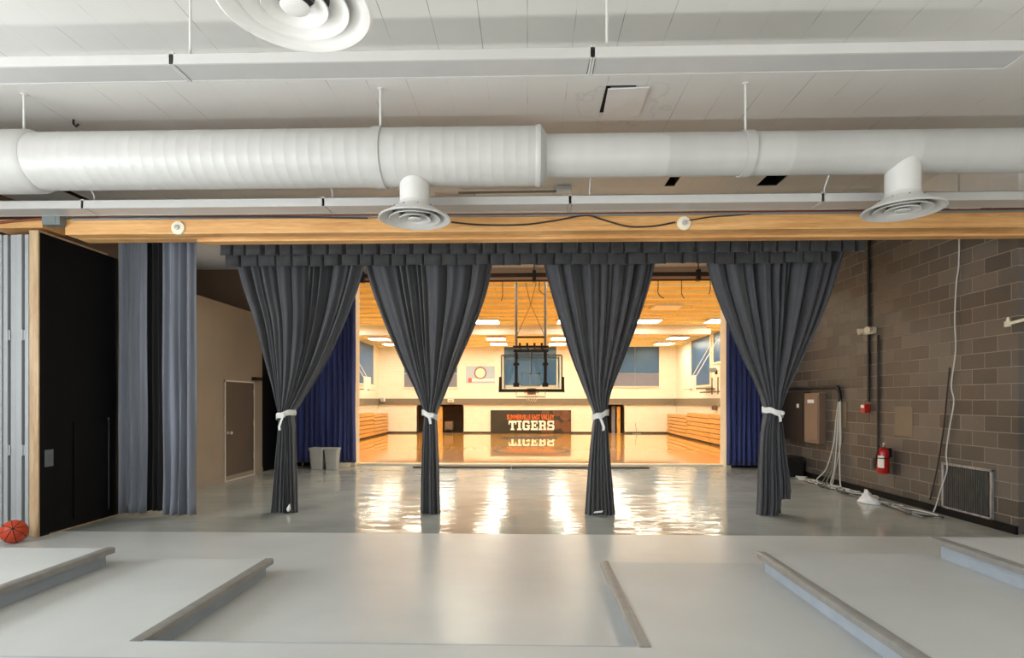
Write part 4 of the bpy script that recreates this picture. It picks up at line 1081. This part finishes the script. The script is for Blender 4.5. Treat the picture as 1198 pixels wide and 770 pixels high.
# corridor doors and clutter
d = D[0]
def leaf(x0, x1, y, lab):
    t = thing('corridor_door', lab, 'door', (x0, y, GZ))
    part(MB().box(x0, x1, y, y+.05, GZ+.005, D[0][3]-.04), 'panel', 'doorwood', t)
    part(MB().box(x1-.14, x1-.08, y-.05, y, GZ+.9, GZ+1.1), 'handle', 'greymetal', t)
leaf(px(509.5,0,GY).x, px(517.5,0,GY).x, GY+.12, 'honey-coloured door leaf in the left corridor opening of the far gym wall')
leaf(px(722,0,GY).x, px(726,0,GY).x, GY+.12, 'honey-coloured door leaf in the right corridor opening of the far gym wall')
struct(MB().box(px(505.5,0,GY).x, px(510,0,GY).x, GY-.02, GY+.15, GZ, D[0][3]), 'trim_13', 'creampaint')
a, b = px(520.5, 506, GY+.9), px(530, 493, GY+.9)
t = thing('storage_cart', 'pale cart standing inside the left corridor opening', 'cart', (a.x, GY+.9, GZ))
part(MB().box(a.x, b.x, GY+.7, GY+1.2, GZ+.25, b.z), 'body', 'beige', t, bevel=.01)
for i in (0, 1): part(MB().box(a.x+.04+i*(b.x-a.x-.12), a.x+.08+i*(b.x-a.x-.12), GY+.75, GY+.8, GZ+.002, GZ+.25), 'leg', 'greymetal', t)
a = px(717.5, 500, GY+.5)
tag(MB().box(a.x-.14, a.x+.14, GY+.4, GY+.6, GZ+.001, GZ+2.1).build('leaning_board', 'lavpanel'), 'pale grey board leaning in the right corridor opening', 'board')
for u, v, w, h, lb in ((448,467.5,5,5,'small white box on the ledge at the left gym corner'),(527.5,469,7,4,'white box on the wall ledge above the left corridor opening'),(797,468,6,5,'small white box on the ledge at the right gym corner')):
    a = px(u, v, GY-.2)
    s_ = w*GY/F/2; hh = h*GY/F/2
    t = thing('wall_lamp', lb, 'lamp', (a.x, GY-.14, a.z))
    part(MB().box(a.x-s_, a.x+s_, GY-.36, GY-.14, a.z-hh, a.z+hh), 'body', 'white', t, bevel=.02)
    part(MB().box(a.x-s_*.7, a.x+s_*.7, GY-.375, GY-.355, a.z-hh*.7, a.z+hh*.6), 'lens', 'lens', t)
# floor stand on the far baseline
a = px(745, 506, GY-.6)
t = thing('volleyball_stand', 'thin dark floor stand near the far wall, right of the banner', 'stand', (a.x, GY-.6, GZ))
part(MB().tube([(a.x,GY-.6,GZ+.02),(a.x-.1,GY-.6,px(0,494,GY).z)], .02, 6), 'pole', 'greybox', t)
part(MB().box(a.x-.3, a.x+.3, GY-.75, GY-.45, GZ+.001, GZ+.05), 'base', 'greybox', t)

# ------------------------------------------------------------------ gym: side walls
for sgn, XW, labs, ranges in ((1, GX1, ['tall blue-covered window on the right gym wall','blue-covered window at the near end of the right gym wall'], [(810,832,5.62,2.55),(836,847,5.62,3.85)]),
                              (-1, GX0, ['tall blue-covered window on the left gym wall'], [(436,408,5.62,2.75)])):
    for lb, (ua, ub, zt_, zb_) in zip(labs, ranges):
        y0, y1 = pw(ua, 430, XW).y, pw(ub, 430, XW).y
        if y0 > y1: y0, y1 = y1, y0
        t = thing('gym_window', lb, 'window', (XW, y0, zb_))
        xa, xb = (XW-.05, XW-.002) if sgn > 0 else (XW+.002, XW+.05)
        part(MB().box(xa, xb, y0, y1, zb_, zt_), 'pane', 'bluepanel', t, 'blue covered pane')
        fr = MB(); xc, xd = (XW-.1, XW-.002) if sgn > 0 else (XW+.002, XW+.1)
        for q in ((y0-.1,y0,zb_-.1,zt_+.04),(y1,y1+.1,zb_-.1,zt_+.04),(y0,y1,zb_-.1,zb_),(y0,y1,zt_,zt_+.04)): fr.box(xc,xd,q[0],q[1],q[2],q[3])
        part(fr, 'frame', 'creampaint', t)
def side_hoop(lab, sgn, XW, yc):
    s = -sgn
    t = thing('side_hoop', lab, 'basketball hoop', (XW, yc, 2.0))
    xb_ = XW+s*1.1
    part(MB().box(min(xb_, xb_+s*.05), max(xb_, xb_+s*.05), yc-.75, yc+.75, 2.1, 3.1), 'backboard', 'white', t, bevel=.01)
    part(MB().tube([(xb_+s*.35+.2*math.cos(q), yc+.2*math.sin(q), 2.25) for q in [2*PI*k/24 for k in range(25)]], .012, 6, False).box(min(xb_, xb_+s*.16), max(xb_, xb_+s*.16), yc-.08, yc+.08, 2.2, 2.3), 'rim', 'rim', t, 'orange rim')
    for dy in (-.5, .5):
        part(MB().tube([(XW+s*.005, yc+dy, 2.3), (xb_, yc+dy*.8, 2.3)], .03, 8), 'arm', 'greymetal', t)
        part(MB().tube([(XW+s*.12, yc+dy-1.3, 5.2), (xb_, yc+dy*.8, 2.9)], .022, 8), 'brace', 'white', t)
    part(MB().box(min(XW+s*.001,XW+s*.06), max(XW+s*.001,XW+s*.06), yc-.8, yc+.8, 2.2, 2.32), 'wall_plate', 'greymetal', t)
side_hoop('white side basketball hoop folded at the right gym wall', 1, GX1, 35.4)
side_hoop('white side basketball hoop folded at the left gym wall', -1, GX0, 36.6)
a = pw(825, 459, GX1-.2)
t = thing('wall_rail', 'dark metal rail with uprights on the right gym wall', 'rail', (GX1, a.y, a.z))
y0, y1 = pw(819,460,GX1-.2).y, pw(841,460,GX1-.2).y
z_ = a.z
part(MB().tube([(GX1-.2,y0,z_),(GX1-.2,y1,z_)], .04, 8), 'bar', 'pipe', t)
for u in (833, 840):
    y = pw(u,455,GX1-.2).y; part(MB().tube([(GX1-.2,y,z_-.15),(GX1-.2,y,z_+.85)], .035, 8).tube([(GX1-.2,y,z_),(GX1-.001,y,z_)], .03, 8), 'upright', 'pipe', t)
a = pw(835, 433, GX1-.2)
t = thing('wall_speaker', 'small dark speaker bracket high on the right gym wall', 'speaker', (GX1, a.y, a.z))
part(MB().box(GX1-.45, GX1-.1, a.y-.2, a.y+.2, a.z-.12, a.z+.12), 'body', 'greybox', t, bevel=.02)
part(MB().box(GX1-.12, GX1-.001, a.y-.05, a.y+.05, a.z-.25, a.z), 'bracket', 'pipe', t)
a = pw(834, 477, GX1-.2)
t = thing('wall_bell', 'small brown bell box on the right gym wall above the bleachers', 'bell', (GX1, a.y, a.z))
part(MB().box(GX1-.2, GX1-.001, a.y-.25, a.y+.25, a.z-.15, a.z+.2), 'box', 'beige', t, bevel=.02)
part(MB().lathe([(0,.03),(.12,.02),(.14,0),(0,0)], 16, (GX1-.2, a.y, a.z), (-1,0,0)), 'gong', 'pipe', t)

def bleacher(label, sgn, xf, xw, y0, y1, h, top_in, grp):
    t = thing('folded_bleacher', label, 'bleachers', ((xf+xw)/2, (y0+y1)/2, GZ), grp)
    n = 6; s = sgn
    for k in range(n):
        z0, z1 = GZ+.12+(h-.12)*k/n, GZ+.12+(h-.12)*(k+1)/n-.035
        off = .03*(k % 2)+(.07*k if top_in else 0)
        xa, xb = xf+s*off, xw-s*.35
        part(MB().box(min(xa,xb), max(xa,xb), y0+.02, y1-.02, z0, z1), 'plank', 'bleacher', t, bevel=.01)
    xa, xb = xf+s*.12, xw-s*.4
    part(MB().box(min(xa,xb), max(xa,xb), y0+.06, y1-.06, GZ+.001, GZ+.12), 'plinth', 'pad', t)
    xa, xb = xf+s*.2, xw-s*.36
    part(MB().box(min(xa,xb), max(xa,xb), y0+.04, y1-.04, GZ+.12, GZ+h-.06), 'frame', 'pipe', t)
XF = 10.45
def yb_(u): return pw(u, 500, XF).y
ed = [yb_(846), yb_(829), yb_(803), 42.9]
ed[0] = min(ed[0], 31.0)-3
for k, (lb, hh) in enumerate((('nearest section of the folded wooden bleachers on the right gym wall',1.78),('middle section of the folded wooden bleachers on the right gym wall',1.74),('far section of the folded wooden bleachers on the right gym wall',1.55))):
    bleacher(lb, 1, XF, GX1, ed[k], ed[k+1], hh, False, 'folded bleachers of the gym')
XF2 = -10.55
def ybl(u): return pw(u, 500, XF2).y
el = [ybl(412)-3.5, ybl(438), min(ybl(457.5), 42.9)]
for k, (lb, hh) in enumerate((('near section of the folded wooden bleachers on the left gym wall',1.72),('far section of the folded wooden bleachers on the left gym wall',1.58))):
    bleacher(lb, -1, XF2, GX0, el[k], el[k+1], hh, False, 'folded bleachers of the gym')

# gym ceiling: joists, white box beam, lamps
y = 15.2; k = 0
while y < 43.2:
    o = MB().box(GX0+.01, GX1-.01, y, y+.09, GC-.10, GC-.001).build('ceiling_joist', 'joist')
    tag(o, 'pale wooden joist across the honey-coloured gym ceiling', 'joist', 'joists of the gym ceiling'); y += 1.27
WY = 30.6
t = thing('box_beam', 'long white box beam hanging under the wooden gym ceiling', 'beam', (0, WY, px(600,391,WY).z))
part(MB().box(GX0+.02, px(832,390,WY).x, WY, WY+.5, px(600,391.5,WY).z, px(600,385,WY).z), 'beam', 'white', t, bevel=.02)
part(MB().box(GX0+.02, px(832,390,WY).x-.2, WY+.1, WY+.45, px(600,385,WY).z, GC-.001), 'web', 'creampaint', t)
def lamp(x, y, lit, label, grp):
    z = GC-.16
    t = thing('gym_lamp', label, 'ceiling light', (x, y, z), grp)
    part(MB().box(x-.62, x+.62, y-.62, y+.62, z+.012, z+.1).box(x-.02, x+.02, y-.02, y+.02, z+.1, GC-.001), 'housing', 'white', t)
    part(MB().box(x-.58, x+.58, y-.58, y+.58, z, z+.012), 'diffuser', 'gymlight' if lit else 'unlit', t)
rows_ = {17.2:'added nearest', 29.0:'second', 33.0:'third', 37.0:'fourth', 40.6:'farthest'}  # nearest row is added out of view to even the gym light
cols_ = [(-9.7,'far left'), (-5.8,'left'), (-2.05,'left of centre'), (2.15,'right of centre'), (6.1,'right'), (9.7,'far right')]
for y, rn in rows_.items():
    for x, cn in cols_:
        lamp(x, y, True, 'square lit lamp on the gym ceiling, %s row from the stage, %s column' % (rn, cn), 'lit lamps on the gym ceiling')
lamp(6.0, 24.7, False, 'unlit square lamp on the gym ceiling right of the hoop', None)
# court markings
t = thing('court_marking', 'dark centre-court ring painted on the gym floor', 'marking', (.2, 28.6, GZ))
part(MB().lathe([(1.75,0.001),(1.95,0.001),(1.95,.003),(1.75,.003),(1.75,.001)], 48, (.2,28.6,GZ), (0,0,1), False), 'ring', 'pad', t)
a = px(588, 511, 38.5); b = px(652, 511, 38.5)
t = thing('court_marking', 'dark baseline band painted on the gym floor before the banner', 'marking', (0, 39, GZ))
part(MB().box(a.x, b.x, 37.0, 39.6, GZ+.0005, GZ+.003), 'band', 'pad', t)

# ------------------------------------------------------------------ light
def area(name, loc, rot, sx, sy, power, col):
    l = bpy.data.lights.new(name, 'AREA'); l.shape = 'RECTANGLE'; l.size = sx; l.size_y = sy; l.energy = power; l.color = col
    o = bpy.data.objects.new(name, l); COL.objects.link(o); o.location = loc; o.rotation_euler = rot; return o
for k, (a, b, z0, z1) in enumerate(WIN):       # daylight through the three side windows
    area('window_daylight', (XL-.12, (a+b)/2, (z0+z1)/2), (0, -PI/2, 0), z1-z0, b-a, 270, (.92,.96,1.0))
area('bounce_fill', (0, -.2, .52), (PI, 0, 0), 13.0, .22, 370, (1.0,.985,.96))  # added unseen lamp for floor bounce, throws the shadow bands on the ceiling
l = area('stage_fill', (0, 10.6, 4.74), (0, 0, 0), 6.0, 3.0, 210, (1.0,.96,.9)); l.data.spread = math.radians(125)  # added fill above the stage, no fixture modelled
l = area('loft_fill', (-7.1, 11.6, 3.75), (PI, 0, 0), 1.2, 3.0, 5, (1.0,.93,.84))  # added fill hidden behind the left wall, brightens the loft ceiling
W = bpy.data.worlds.new('world'); S.world = W; W.use_nodes = True
W.node_tree.nodes['Background'].inputs[0].default_value = (.75,.85,1,1); W.node_tree.nodes['Background'].inputs[1].default_value = .6
S.view_settings.view_transform = 'Standard'; S.view_settings.look = 'None'
S.view_settings.exposure = 0; S.view_settings.gamma = 1; S.view_settings.use_curve_mapping = False
for o in list(bpy.data.objects):
    if '_o' in o: del o['_o']
